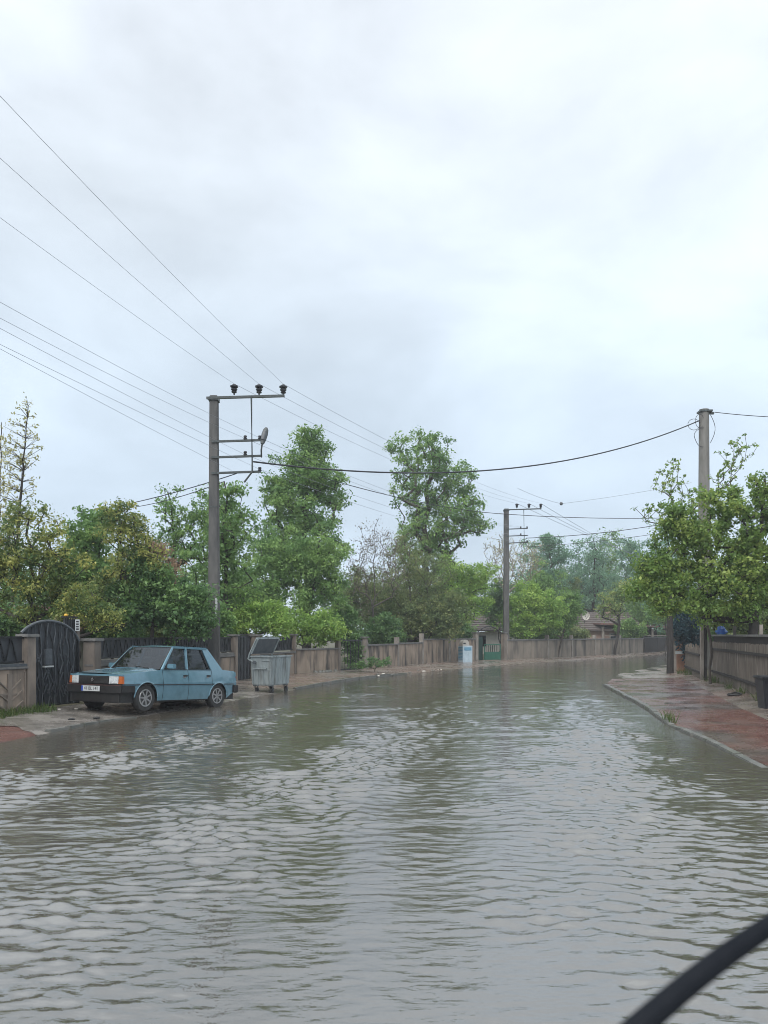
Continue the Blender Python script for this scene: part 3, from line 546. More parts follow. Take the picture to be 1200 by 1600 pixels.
# 2 gate
ga, gb = P2(-7.80, 17.2), P2(-7.10, 18.62); ang, ln = frame(ga, gb)
t = thing('garden_gate', 'tall black iron gate with arched top and twig shaped bars', 'gate', (ga.x, ga.y, .1), (0, 0, ang))
def gz(x): return 1.34 + .62 * math.sqrt(max(0, 1 - ((x - ln * .46) / (ln * .56)) ** 2))
NX = 20; poly = [(.03, .04)] + [(.03 + (ln - .06) * i / NX, gz(.03 + (ln - .06) * i / NX) - .02) for i in range(NX + 1)] + [(ln - .03, .04)]
MB().prism(poly, .02, .035).build('gate_panel', M['sheet'], t)
MB().tube([(ln * i / NX, 0, gz(ln * i / NX)) for i in range(NX + 1)], .032, 8).build('arch_rail', M['iron_grey_and_glint'], t, smooth=True)
MB().bar((.03, 0, 0), (.03, 0, 1.45), .05, .05).bar((ln - .03, 0, 0), (ln - .03, 0, 1.5), .05, .05).box(.05, ln - .05, -.02, .018, .06, .1).build('gate_frame', M['iron'], t)
for i in range(17):
    x = .09 + i * (ln - .18) / 16; zt = gz(x) - .04; pts = []
    for k in range(9):
        pts.append((min(ln - .05, max(.05, x + (random.uniform(-.045, .045) if 0 < k < 8 else 0))), -.012 + .01 * (k % 2), .08 + (zt - .08) * k / 8))
    MB().tube(pts, .013, 5).build('bar', M['iron_grey_and_glint' if i % 2 else 'iron'], t)  # every other bar paler: bluish highlight put into its colour
for i in range(26):
    x = random.uniform(.15, ln - .2); z = random.uniform(.15, 1.1); MB().bar((x, -.02, z), (x + random.choice((-.1, .1)), -.02, z + .22), .018, .018, (0, 1, 0)).build('twig_bar', M['iron_grey_and_glint'], t)  # paler grey carries the highlights painted onto the black twigs
MB().box(.58, .78, -.06, .015, .98, 1.34).build('letter_box', M['iron_grey_and_glint'], t, bevel=.01)
MB().box(.56, .80, -.075, .015, .93, .965).build('handle_plate', M['plate'], t)
# gate post and sign
gp = at(120, 1104, 18.7); t = thing('gate_post', 'dark slatted gate post right of the arched gate', 'post', (gp.x, gp.y, .08), (0, 0, ang))
MB().box(-.35, -.02, .0, .05, .05, 2.03).build('post_panel', M['sheet'], t)
for i in range(5): MB().box(-.34 + i * .068, -.31 + i * .068, -.015, -.001, .1, 2.06).build('slat', M['iron'], t)
MB().box(-.012, .06, -.03, .06, 0, 2.0).build('pillar', M['pillar'], t); MB().box(-.40, .02, -.02, .07, 2.066, 2.10).build('cap', M['iron'], t)
s = thing('house_sign', 'small white upright plate with dark marks on the gate post', 'sign', tuple(at(121, 977, 18.6)), (0, 0, R(15)))
MB().box(-.05, .05, -.01, .01, -.135, .135).build('plate', M['plate'], s, bevel=.004)
for i in range(4): MB().box(-.03, .03, -.014, -.0105, -.105 + i * .058, -.072 + i * .058).build('mark', M['ink'], s)
g = thing('globe_lamp', 'small yellow orange globe above the black gate post', 'lamp', tuple(at(103, 966, 18.9)))
MB().lathe([(.001, .0), (.035, .01), (.05, .04), (.048, .08), (.025, .105), (.001, .11)], 14).build('globe', M['yellow'], g, smooth=True); MB().box(-.02, .02, -.02, .02, -.14, .012).build('stem', M['iron'], g)
# 3 wall behind the car
t, ln = place_wall('garden_wall', 'long stained wall with black railing behind the blue car', P2(-6.93, 18.8), P2(-5.25, 28.0))
pillar(t, .14, .30, 1.60); pillar(t, ln - .05, .24, 1.70); panels(t, ln - .2, .98, 6, M['wall']); coping(t, ln - .2, 1.0)
MB().box(.3, ln - .2, -.09, .09, 1.075, 1.14).build('ledge', M['coping'], t); r_ = railing(t, ln - .2, 1.17, 1.68, .17)
# 4 narrow gate and pillars
a, b = P2(-5.22, 28.15), P2(-4.92, 29.6); ang, ln = frame(a, b)
t = thing('garden_gate', 'narrow black gate between pale pillars behind the metal bin', 'gate', (a.x, a.y, .05), (0, 0, ang))
MB().box(.02, ln - .02, .02, .035, .05, 1.68).build('gate_panel', M['sheet'], t); MB().tube([(ln * i / 8, 0, 1.6 + .12 * math.sin(math.pi * i / 8)) for i in range(9)], .025, 6).build('arch_rail', M['iron'], t)
for i in range(9): MB().tube([(.1 + i * (ln - .2) / 8 + random.uniform(-.04, .04), -.01, .06 + 1.55 * k / 5) for k in range(6)], .014, 5).build('bar', M['iron_grey_and_glint' if i % 2 else 'iron'], t)  # alternate bars coloured lighter as a painted highlight
# 5 wall behind the bin
t, ln = place_wall('garden_wall', 'pale wall with black railing on top behind the metal bin', P2(-4.85, 29.7), P2(-3.75, 33.2))
pillar(t, .1, .32, 1.70); pillar(t, ln - .02, .2, 1.72); panels(t, ln, 1.0, 3, M['wall']); coping(t, ln, 1.0); railing(t, ln, 1.12, 1.68, .18)
# 6 wall right of the bin
t, ln = place_wall('garden_wall', 'low stained panel wall without railing right of the metal bin', P2(-3.68, 33.3), P2(-2.08, 36.0))
panels(t, ln, 1.10, 5, M['wall']); coping(t, ln, 1.102); pillar(t, ln, .2, 1.66, cap=True)
for i in range(7): MB().lathe([(.001, 0), (.10, .02), (.12, .10), (.06, .17), (.001, .18)], 7, c=(ln - .6 - i * .22 + random.uniform(-.1, .1), -.25 + random.uniform(-.08, .08), .05)).build('foot_stone', M['kerb'], t, smooth=True)
# 7 iron gateway with shrubs
a, b = P2(-1.95, 36.2), P2(-1.02, 37.5); ang, ln = frame(a, b)
t = thing('iron_gateway', 'dark overgrown iron gate between two brown pillars', 'gate', (a.x, a.y, .05), (0, 0, ang))
MB().box(0, ln, -.02, .02, 1.42, 1.47).box(0, ln, -.02, .02, .1, .15).build('gate_frame', M['iron'], t)
for i in range(8): MB().bar((.08 + i * (ln - .16) / 7, 0, .08), (.08 + i * (ln - .16) / 7, 0, 1.5), .02, .02).build('bar', M['iron'], t)
# 8.. the far stretch of wall
segs = [((-.9, 37.7), (.65, 41.4), 1.22, 'low worn wall right of the overgrown gateway'), ((.65, 41.4), (2.1, 45.0), 1.26, 'second worn wall panel run right of the overgrown gateway'),
        ((2.1, 45.0), (3.9, 48.6), 1.45, 'taller brown wall left of the small white booth'), ((3.9, 48.6), (5.72, 50.6), 1.45, 'brown wall stretch directly behind the small white booth')]
for (p, q, h, lb) in segs:
    t, ln = place_wall('garden_wall', lb, P2(*p), P2(*q)); panels(t, ln, h, 4, M['wall']); coping(t, ln, h + .002, .08, .24); pillar(t, .02, .22, h + .38, M['post_pale'], cap=p[1] < 38)
    if p[1] < 38: pass
segs = [((7.95, 52.5), (11.4, 56), 'far grey wall just right of the green gate'), ((11.4, 56), (13.9, 59.5), 'far grey wall below the rounded green bush'), ((13.9, 59.5), (16.6, 63.2), 'far grey wall in front of the pink house'), ((16.6, 63.2), (20, 68), 'far grey wall by the thin roadside tree'), ((20, 68), (23.6, 73), 'far grey wall below the open shed')]
for (p, q, lb) in segs:
    t, ln = place_wall('garden_wall', lb, P2(*p), P2(*q)); panels(t, ln, 1.36, 5, M['wall_far']); coping(t, ln, 1.362, .1, .26); pillar(t, .02, .24, 1.75, M['post_pale'], cap=False)
t, ln = place_wall('garden_wall', 'dark wall closing the street end left of the roadside post', P2(23.8, 73.2), P2(34, 86)); panels(t, ln, 1.5, 5, M['wood_dark']); coping(t, ln, 1.502)
# green gate
a, b = P2(5.85, 50.8), P2(7.85, 52.4); ang, ln = frame(a, b)
t = thing('garden_gate', 'small green metal gate under an arching branch', 'gate', (a.x, a.y, .05), (0, 0, ang))
pillar(t, -.02, .24, 1.80, M['post_pale']); pillar(t, ln, .28, 1.80, M['pillar'])
MB().box(.75, ln - .35, -.03, .03, .1, .60).build('lower_panel', M['green_metal'], t)
MB().bar((.75, 0, .05), (.75, 0, 1.07), .05, .05).bar((ln - .35, 0, .05), (ln - .35, 0, 1.07), .05, .05).box(.73, ln - .33, -.03, .03, 1.04, 1.1).build('gate_frame', M['green_metal'], t)
for i in range(6): MB().bar((.9 + i * .2, 0, .6), (.9 + i * .2, 0, 1.05), .035, .03).build('bar', M['green_dark'], t)
MB().box(.14, .70, .1, .14, .05, 1.55).build('open_leaf', M['green_dark'], t)
MB().tube([(.05 + (ln - .1) * i / 10, .1, 1.75 + .5 * math.sin(math.pi * i / 10)) for i in range(11)], .03, 6).build('arch_rail', M['iron'], t)
# booth / roadside cabinet
b0 = at(727, 1034, 48); t = thing('utility_cabinet', 'small white and blue roadside cabinet with rounded hood', 'cabinet', (b0.x, 48.0, .08), (0, 0, R(24)))
MB().box(-.32, .32, -.30, .30, 0, 1.02).build('body', M['white_blue'], t, bevel=.015)
MB().box(-.24, .24, -.318, -.302, .74, .93).build('upper_panel', M['blue_panel'], t); MB().box(-.24, -.02, -.318, -.302, .06, .66).box(.03, .24, -.318, -.302, .06, .66).build('door', M['white_blue'], t, bevel=.004)
for i in range(9): MB().box(-.338, -.322, -.24, .24, .2 + i * .085, .25 + i * .085).build('louvre', M['blue_panel'], t)
MB().prism([(-.30, 1.022)] + [(-.08 + .22 * math.cos(math.pi * (1 - i / 10)), 1.12 + .26 * math.sin(math.pi * i / 10)) for i in range(11)] + [(.16, 1.022)], -.22, .22).build('hood', M['plaster_white'], t)
MB().box(-.26, -.10, -.235, -.222, 1.12, 1.2).build('slot', M['ink'], t)

# right fence
fpts = [(8.3, 14.6), (9.16, 18.6), (9.8, 21.0), (10.95, 25.2), (12.0, 29.2)]
flab = ['weathered board fence behind the black plastic bin', 'weathered board fence with pale streaks right of the dropped scrap', 'weathered board fence under the fig trunk', 'weathered board fence below the blue bag next to the concrete pole']
for i in range(4):
    a, b = P2(*fpts[i]), P2(*fpts[i + 1]); ang, ln = frame(a, b); t = thing('board_fence', flab[i], 'fence', (a.x, a.y, .0), (0, 0, ang), 'board fence runs along the right pavement')
    n = int(ln / .135)
    for k in range(n):
        x = (k + .5) * ln / n; h = 1.50 + random.uniform(-.02, .02); MB().box(x - .062, x + .062, -.012 + random.uniform(-.012, .012), .02, random.uniform(-.02, .03), h).build('board', M['board'], t)
    MB().box(0, ln, .022, .07, .4, .48).box(0, ln, .022, .07, 1.2, 1.28).build('rail', M['wood_dark'], t)
    MB().box(0, ln, -.045, -.026, 1.46, 1.70).build('upper_plank', M['wood_dark'], t); MB().box(-.01, ln + .01, -.06, .06, 1.702, 1.76).build('top_rail', M['coping'], t)
    MB().box(-.05, .05, -.13, -.047, -.05, 2.02).build('post', M['post_pale'], t)
a, b = P2(11.88, 30.0), P2(13.72, 36.4); ang, ln = frame(a, b)
t = thing('board_fence', 'low ragged paling fence left of the concrete pole', 'fence', (a.x, a.y, 0), (0, 0, ang)); n = int(ln / .15)
for k in range(n):
    x = (k + .5) * ln / n; MB().box(x - .06, x + .06, -.012 + random.uniform(-.02, .02), .02, 0, 1.25 + random.uniform(-.12, .15)).build('board', M['board'], t)
MB().box(0, ln, .022, .07, .3, .38).box(0, ln, .022, .07, .95, 1.03).build('rail', M['wood_dark'], t)
b0 = at(1063, 1046, 38.2); t = thing('gatepost', 'orange plastered gatepost beyond the paling fence', 'post', (b0.x, b0.y, 0))
MB().box(-.26, .26, -.2, .2, -.05, 1.5).build('shaft', M['orange'], t, bevel=.02); MB().box(-.1, .1, -.1, .1, 1.502, 1.62).build('finial', M['plaster_white'], t, bevel=.03)
b0 = at(1053, 1045, 37.5); t = thing('gatepost', 'pale narrow gatepost between dark post and orange gatepost', 'post', (b0.x, b0.y, 0))
MB().box(-.09, .09, -.1, .1, -.05, 1.9).build('shaft', M['post_pale'], t, bevel=.01); MB().box(.03, .45, -.12, -.102, .85, 1.0).build('plate', M['plate'], t)
b0 = at(1047, 1046, 36); t = thing('wooden_post', 'thick dark wooden post at the far end of right pavement', 'post', (b0.x, b0.y, 0))
MB().tube([(0, 0, -.1), (.01, 0, .8), (-.01, 0, 2.2), (.0, 0, 3.6)], [.16, .145, .14, .12], 9).build('shaft', M['wood_dark'], t, smooth=True); MB().tube([(.06, .02, 2.4), (.12, .02, 3.3)], .02, 6).build('bracket', M['iron'], t)
# orange wall stub etc. ends here
# black bin at the right edge
b0 = at(1208, 1104, 18.3); t = thing('plastic_bin', 'black plastic bin with flat lid cut off by right picture edge', 'bin', (b0.x, b0.y, .05), (0, 0, R(-8)))
MB().hexa([(-.25, -.25, 0), (.25, -.25, 0), (.25, .25, 0), (-.25, .25, 0), (-.31, -.31, .70), (.31, -.31, .70), (.31, .31, .70), (-.31, .31, .70)]).build('body', M['black_plastic'], t, bevel=.02)
for x in (-.16, 0, .16): MB().bar((x, -.262, .03), (x * 1.15, -.318, .66), .03, .02, (0, 1, 0)).build('rib', M['black_plastic'], t)
MB().box(-.35, .35, -.35, .35, .702, .76).build('lid', M['black_plastic'], t, bevel=.02)
for (px, m_, nm, lb) in ((1096.5, 'post_pale', 'fence_post', 'pale upright post paired with a dark one at fence corner'), (1102, 'wood_dark', 'fence_post', 'dark upright post paired with a pale one at fence corner')):
    b0 = at(px, 1062, 29.6); t = thing(nm, lb, 'post', (b0.x, b0.y, 0)); MB().box(-.055, .055, -.06, .06, -.05, 2.12).build('shaft', M[m_], t, bevel=.01); MB().box(-.06, .06, .061, .1, 1.3, 1.4).build('bracket', M['iron'], t)
# dropped scrap and blue bag
b0 = at(1148, 1085, 22.0); t = thing('rubber_scrap', 'flat black scrap lying on the wet pavement by fence', 'scrap', (b0.x, 22.0, .055))
MB().lathe([(.001, .0), (.15, .0), (.21, .05), (.17, .085), (.1, .06), (.001, .03)], 11).build('sheet', M['rubber'], t, smooth=True); MB().tube([(-.2, 0, .05), (.05, .05, .12), (.2, -.02, .07)], .02, 6).build('strap', M['rubber'], t)
b0 = at(1127, 993, 25.6); t = thing('plastic_bag', 'crumpled blue plastic bag on top of the board fence', 'bag', (b0.x, b0.y, 1.765))
bm = MB(); bm.lathe([(.001, 0), (.12, .0), (.18, .07), (.15, .17), (.06, .25), (.001, .26)], 14)
for v in bm.v: v *= 1 + random.uniform(-.14, .14)
bm.build('bag_body', M['bag'], t, smooth=True); MB().tube([(0, 0, .22), (.03, .02, .29), (.08, 0, .31)], .02, 6).build('knot', M['bag'], t)

# ------------------------------------------------------------------ houses behind
def tiled_roof(t, x0, x1, y0, y1, z0, z1, m, rows=9):
    r_ = MB().hexa([(x0, y0, z0 - .06), (x1, y0, z0 - .06), (x1, y1, z1 - .06), (x0, y1, z1 - .06), (x0, y0, z0), (x1, y0, z0), (x1, y1, z1), (x0, y1, z1)]).build('roof', m, t)
    for i in range(rows):
        a = i / rows; b = (i + 1) / rows; ya, yb = y0 + (y1 - y0) * a, y0 + (y1 - y0) * b; za, zb = z0 + (z1 - z0) * a, z0 + (z1 - z0) * b
        MB().hexa([(x0, ya, za + .03), (x1, ya, za + .03), (x1, yb, zb), (x0, yb, zb), (x0, ya, za + .09), (x1, ya, za + .09), (x1, yb, zb + .03), (x0, yb, zb + .03)]).build('tile_course', m, r_)
t = thing('tiled_house', 'low house with red tiled roof behind the left garden wall', 'house', (-12.2, 24, .1))
MB().box(-3.5, 3.0, 0, 5, 0, 1.6).build('wall', M['plaster_white'], t); tiled_roof(t, -3.8, 3.2, -.5, 2.5, 1.72, 2.6, M['tile'], 8); tiled_roof(t, -3.8, 3.2, 5.5, 2.56, 1.72, 2.6, M['tile'], 3)
MB().box(.5, 1.4, -.03, -.002, .6, 1.4).build('window', M['glass'], t)
t = thing('tiled_house', 'house with grey brown roof and satellite dish behind far wall', 'house', (20.5, 77, .1))
MB().box(-3, 4.2, 0, 8, 0, 2.0).build('wall', M['plaster'], t); tiled_roof(t, -3.2, 4.4, -.6, 4, 2.1, 3.9, M['tile_grey'], 9); tiled_roof(t, -3.2, 4.4, 8.6, 4.06, 2.1, 3.9, M['tile_grey'], 4)
for x in (-2.2, 1.2): w_ = MB().box(x, x + 1.2, -.04, -.002, .8, 1.8).build('window', M['plaster_white'], t); MB().box(x + .1, x + 1.1, -.06, -.042, .9, 1.7).build('pane', M['glass'], w_)
MB().box(1.9, 2.5, 3.6, 4.2, 3.7, 4.8).build('chimney', M['plaster'], t)
b0 = at(915, 962, 75.5); s = thing('satellite_dish', 'round pale satellite dish on the grey brown roof', 'satellite dish', tuple(b0), (0, R(0), R(20)))
MB().lathe([(.001, .10), (.2, .08), (.38, -.0), (.42, -.06), (.38, -.02), (.2, .05), (.001, .07)], 18, 'Y').build('dish', M['plaster_white'], s, smooth=True); MB().bar((0, .05, 0), (0, .2, -.7), .05, .05).build('mount', M['steel'], s); MB().bar((0, -.0, -.35), (0, -.5, 0), .03, .03).build('feed_arm', M['steel'], s)
t = thing('tiled_house', 'low red roofed house behind the small green gate', 'house', (9.0, 66, .1))
MB().box(-3, 3.5, 0, 5, 0, 1.9).build('wall', M['plaster_white'], t); tiled_roof(t, -3.3, 3.8, -.5, 2.5, 2.0, 3.4, M['tile_grey'], 9)
MB().box(-1.6, -.6, -.03, -.002, .7, 1.6).build('window', M['glass'], t); MB().box(.6, 1.4, -.03, -.002, 0, 1.7).build('door', M['wood_dark'], t)
t = thing('open_shed', 'open flat roofed shed on posts behind the far wall', 'shed', (24.5, 77, .1), (0, 0, R(8)))
MB().hexa([(-4.0, -.4, 2.62), (4.2, -.4, 2.25), (4.2, 4, 2.35), (-4.0, 4, 2.72), (-4.0, -.4, 2.78), (4.2, -.4, 2.40), (4.2, 4, 2.5), (-4.0, 4, 2.88)]).build('roof', M['tile'], t)
for x in (-3.6, -.6, 1.4, 3.8): MB().box(x - .1, x + .1, -.1, .1, 0, 2.5 - .045 * (x + 4)).build('post', M['post_pale'], t)
MB().box(-3.5, 3.7, 3.6, 3.8, 0, 2.3).build('back_wall', M['wood_dark'], t); MB().box(-3.4, 3.7, -.04, .04, 1.55, 1.63).build('rail', M['post_pale'], t)

# ------------------------------------------------------------------ power poles
def insulator(par, x, z, s=1.0):
    o = MB().lathe([(.02, 0), (.03, .06), (.075, .07), (.085, .1), (.05, .115), (.095, .15), (.10, .18), (.055, .195), (.12, .235), (.125, .27), (.07, .29), (.05, .32), (.001, .33)], 10).mesh('insulator', M['insul'], True)
    return o
INS = insulator(None, 0, 0)
def spool_mesh(): return MB().lathe([(.01, 0), (.055, .01), (.06, .04), (.035, .06), (.055, .085), (.045, .12), (.001, .125)], 8).mesh('insulator', M['insul'], True)
SPOOL = spool_mesh()
def power_pole(label, px, top, d, base_z, r0, r1, lamp=True, arm=2.12):
    b = at(px, HZ, d); H_ = at(px, top, d).z - base_z
    t = thing('power_pole', label, 'utility pole', (b.x, d, base_z), (0, 0, R(2)), 'power poles along the left pavement')
    MB().hexa([(-r0, -r0, 0), (r0, -r0, 0), (r0, r0, 0), (-r0, r0, 0), (-r1, -r1, H_), (r1, -r1, H_), (r1, r1, H_), (-r1, r1, H_)]).build('pole', M['pole'], t, bevel=.02)
    up = MB().bar((-.2, -.02 - r1, H_ - .10), (arm, -.02 - r1, H_ - .01), .07, .07).build('upper_arm', M['steel'], t)
    for x in (.62, 1.36, 2.08): link('insulator', INS, up, (x * arm / 2.12, -.02 - r1, H_ + .0))
    arms = []
    for k, dz in enumerate((1.40, 1.87, 2.34)):
        a_ = MB().bar((-.05, -.02 - r1, H_ - dz), (1.42, -.02 - r1, H_ - dz + .06), .06, .06).build('lower_arm', M['steel'], t); arms.append(a_)
        for x in ((.95, 1.38) if k == 0 else (.95,) if k == 1 else (1.38,)): link('insulator', SPOOL, a_, (x, -.02 - r1, H_ - dz + .07))
    MB().tube([(1.14, -.1 - r1, H_ - .04), (1.17, -.1 - r1, H_ - 2.3), (.93, -.1 - r1, H_ - 2.62)], .03, 6).build('drop_rod', M['steel'], t)
    MB().box(-r1 - .03, r1 + .03, -r1 - .03, r1 + .03, H_ - .16, H_ - .06).build('clamp', M['steel'], t)
    MB().box(-r1 - .012, r1 + .012, -r1 - .012, r1 + .012, H_ - 2.2, H_ - 2.17).box(-r0 * .8, r0 * .8, -r0 * .8 - .012, r0 * .8, H_ * .62, H_ * .62 + .03).build('strap', M['steel'], t)
    if lamp: MB().box(.06, .13, -r0 - .02, -r0 + .02, 2.2, 2.75).build('number_plate', M['plate'], t, rot=(0, 0, 0))
    if lamp:
        l_ = MB().tube([(1.42, -.05, H_ - 1.83), (1.44, -.25, H_ - 1.66), (1.47, -.30, H_ - 1.5)], .025, 6).build('lamp_arm', M['steel'], t)
        q = MB().lathe([(.001, -.29), (.055, -.26), (.085, -.12), (.095, .05), (.08, .2), (.035, .28), (.001, .29)], 12)
        for v in q.v: v.y *= .6
        q.build('lamp_head', M['steel'], l_, smooth=True, loc=(1.54, -.36, H_ - 1.27), rot=(R(-14), R(12), 0))
        q = MB().lathe([(.001, -.17), (.06, -.14), (.08, 0), (.06, .14), (.001, .17)], 12)
        for v in q.v: v.y *= .55
        q.build('lamp_glass', M['iron_grey_and_glint'], l_, smooth=True, loc=(1.54, -.405, H_ - 1.26), rot=(R(-14), R(12), 0))
    return t, b, H_
P1, b1, H1 = power_pole('tall square concrete power pole behind the blue car with lamp', 334.5, 619, 24, .1, .17, .12)
P2_, b2, H2 = power_pole('further square concrete power pole rising from bushes', 791, 795, 54, .1, .19, .15, lamp=False, arm=2.35)
# right pole
b0 = at(1100, HZ, 37.5); H3 = at(1100, 640, 37.5).z
t = thing('utility_pole', 'pale round concrete pole rising through the fig tree', 'utility pole', (b0.x, b0.y, 0))
MB().tube([(.0, 0, -.1), (0, 0, H3 * .5), (0, 0, H3)], [.30, .265, .225], 14).build('pole', M['pole_old'], t, smooth=True)
MB().box(-.25, .32, -.25, .25, H3 - .14, H3 - .06).build('clamp', M['steel'], t); MB().box(.1, .46, -.05, .05, H3 - .22, H3 - .12).build('bracket', M['steel'], t)
MB().tube([(-.1 - .42 * math.cos(a_) * (1 + .1 * math.sin(3 * a_)), -.2, H3 - 1.35 + .45 * math.sin(a_)) for a_ in np.linspace(-1.6, 1.6, 14)], .014, 5).tube([(-.55 + .28 * math.cos(a_), -.2, H3 - .75 + .26 * math.sin(a_)) for a_ in np.linspace(0, 6.28, 16)], .012, 5).tube([(-.3 + .2 * math.cos(a_), -.25, H3 - .6 + .32 * math.sin(a_)) for a_ in np.linspace(.5, 5.5, 14)], .012, 5).build('cable_coil', M['cable'], t)
MB().tube([(.22 + .22 * math.sin(a_), -.2, H3 - .3 - 1.3 * a_ / 3.14) for a_ in np.linspace(0, 3.14, 10)], .014, 5).build('cable_loop', M['cable'], t)

def wire(name, label, pts, r_, m, group=None, sag=None):
    o = MB().tube(pts, r_, 5).build(name, m, smooth=True); return tag(o, label, 'cable', group)
def span(a, b, sag, n=24): return [a + (b - a) * (i / n) - Vector((0, 0, 4 * sag * (i / n) * (1 - i / n))) for i in range(n + 1)]
pw = lambda x, z: Vector((b1.x + x, 24 - .15, .1 + H1 + z))
qw = lambda x, z: Vector((b2.x + x, 54 - .18, .1 + H2 + z))
def through(A, px, py, zt, label):
    dd = (zt - EYE) / ((HZ - py) / F); Bp = Vector(((px - 600) / F * dd, dd, zt)); pts = []
    sl = (Bp.x - A.x) / (Bp.y - A.y); Yc, Zc = -14.0, A.z - .1
    for i in range(40):
        y = A.y + (Yc - A.y) * i / 39; x = A.x + sl * (y - A.y)
        z = A.z * (y - Bp.y) * (y - Yc) / ((A.y - Bp.y) * (A.y - Yc)) + Bp.z * (y - A.y) * (y - Yc) / ((Bp.y - A.y) * (Bp.y - Yc)) + Zc * (y - A.y) * (y - Bp.y) / ((Yc - A.y) * (Yc - Bp.y))
        pts.append(Vector((x, y, z)))
    return wire('power_line', label, pts, .0035, M['wire'], 'overhead wires strung along the poles')
for (x, py, zt, lb) in ((2.08, 150, 8.75, 'topmost overhead wire, from the outer top insulator towards the upper left'), (1.36, 247, 8.75, 'overhead wire from the middle top insulator towards the upper left'), (.62, 340, 8.75, 'overhead wire from the inner top insulator towards the upper left')):
    through(pw(x, .33), 0, py, zt, lb)
for (x, z, py, zt, lb) in ((1.38, -1.28, 472, 7.0, 'uppermost of the lower wire bundle left of the near pole'), (.95, -1.30, 497, 6.95, 'second wire down in the lower bundle left of the near pole'), (.95, -1.78, 513, 6.75, 'middle wire in the lower bundle left of the near pole'), (1.38, -2.22, 538, 6.5, 'upper wire of the close lowest pair left of the near pole'), (.55, -2.26, 545, 6.45, 'lowest wire of the close pair left of the near pole')):
    through(pw(x, z), 0, py, zt, lb)
lbs = ['outer', 'middle', 'inner']
for k, x in enumerate((2.08, 1.36, .62)):
    wire('power_line', 'high wire between both pole tops on the %s insulators' % lbs[k], span(pw(x, .33), qw(x * 2.35 / 2.12, .33), .45), .005, M['wire'], 'overhead wires strung along the poles')
    wire('power_line', 'wire from the far pole %s top insulator towards the right' % lbs[k], span(qw(x * 2.35 / 2.12, .33), Vector((34 + k, 92, 8.6)), .4), .013, M['wire'], 'overhead wires strung along the poles')
for k, (x, z) in enumerate(((1.38, -1.28), (.95, -1.30), (.95, -1.78), (1.38, -2.22))):
    wire('power_line', '%s lower wire running from near pole to far pole' % ['topmost', 'second', 'third', 'lowest'][k], span(pw(x, z), qw(x, z), .5), .005, M['wire'], 'overhead wires strung along the poles')
wire('service_cable', 'thick dark cable sagging across the street to the right pole', span(pw(1.2, -2.0), Vector((b0.x - .25, 37.4, at(1085, 657, 37.4).z)), 1.15, 30), .026, M['cable'])
wire('service_cable', 'dark cable leaving the right pole top towards the right edge', span(Vector((b0.x + .45, 37.4, H3 - .15)), Vector((24, 35, H3 - .75)), .3), .018, M['cable'])
wire('service_cable', 'dark cable from far pole across to the fig tree', span(qw(-.5, -.35), Vector((24, 48, at(1100, 800, 48).z)), .35), .022, M['cable'])
wire('service_cable', 'slanting cable from far pole arm rising to the right', span(qw(1.3, -2.0), Vector((23, 50, at(1075, 790, 50).z)), .4), .022, M['cable'])
wire('service_cable', 'lower thin cable from the far pole rising behind the fig', span(qw(1.3, -2.6), Vector((24, 51, at(1100, 805, 51).z)), .3), .014, M['cable'])
wire('service_cable', 'cable from far pole towards the dense tree on its left', span(qw(0, -.4), Vector((-3.2, 40, at(500, 745, 40).z)), .3), .02, M['cable'])
wire('service_cable', 'upper house cable running left from the near pole into trees', span(pw(.7, -2.35), at(130, 800, 30), .12), .015, M['cable'])
wire('service_cable', 'lower house cable running left from the near pole into trees', span(pw(.3, -2.6), at(190, 795, 31), .12), .013, M['cable'])
s = thing('marker_ball', 'tiny round marker ball hanging in the sky right of far pole', 'marker', tuple(at(877, 787, 60)))
MB().lathe([(.001, -.13), (.09, -.1), (.13, 0), (.09, .1), (.001, .13)], 10).build('ball', M['iron_grey_and_glint'], s, smooth=True)
MB().tube(span(Vector((0, 0, 0)), Vector((9, -2, 1.2)), .1, 8), .01, 4).tube(span(Vector((0, 0, 0)), Vector((-4.2, -5.5, .15)), .1, 8), .01, 4).build('line', M['wire'], s)

# ------------------------------------------------------------------ metal bin
b0 = at(427, 1082, 24.2); t = thing('waste_container', 'galvanised wheeled waste container with raised lid on the flooded kerb', 'waste container', (b0.x - .1, 24.3, 0), (0, 0, R(-21)))
# end face looks at the street (-y); long side runs in +y
MB().hexa([(-.33, -.55, .24), (.33, -.55, .24), (.33, .6, .24), (-.33, .6, .24), (-.37, -.60, 1.10), (.37, -.60, 1.10), (.37, .66, 1.10), (-.37, .66, 1.10)]).build('body', M['galv'], t, bevel=.03)
MB().box(-.39, .39, -.63, -.58, 1.085, 1.125).box(-.39, .39, .65, .70, 1.085, 1.125).box(-.40, -.36, -.6, .66, 1.085, 1.125).box(.36, .40, -.6, .66, 1.085, 1.125).build('rim', M['galv'], t)
MB().box(-.24, .22, -.65, -.61, .74, .765).bar((-.22, -.6, .755), (-.22, -.64, .755), .03, .03).bar((.2, -.6, .755), (.2, -.64, .755), .03, .03).build('handle', M['galv'], t)
for x in (-.26, -.09, .08, .25): MB().bar((x, -.565, .3), (x * 1.05, -.598, .70), .03, .02, (0, 1, 0)).build('rib', M['galv'], t)
for y in (-.35, -.1, .15, .4): MB().bar((.345, y, .3), (.372, y, 1.02), .02, .035, (1, 0, 0)).build('rib', M['galv'], t)
MB().box(.05, .34, -.617, -.603, .98, 1.02).box(.31, .34, -.612, -.596, .3, .978).build('edge_strip', M['galv'], t)
ar = MB()
for y in (-.66, .72): ar.bar((-.16, y, .93), (-.38, y, 1.03), .06, .03).bar((-.38, y, 1.03), (-.33, y, 1.20), .06, .03).bar((-.33, y, 1.20), (-.10, y, 1.64), .05, .03)
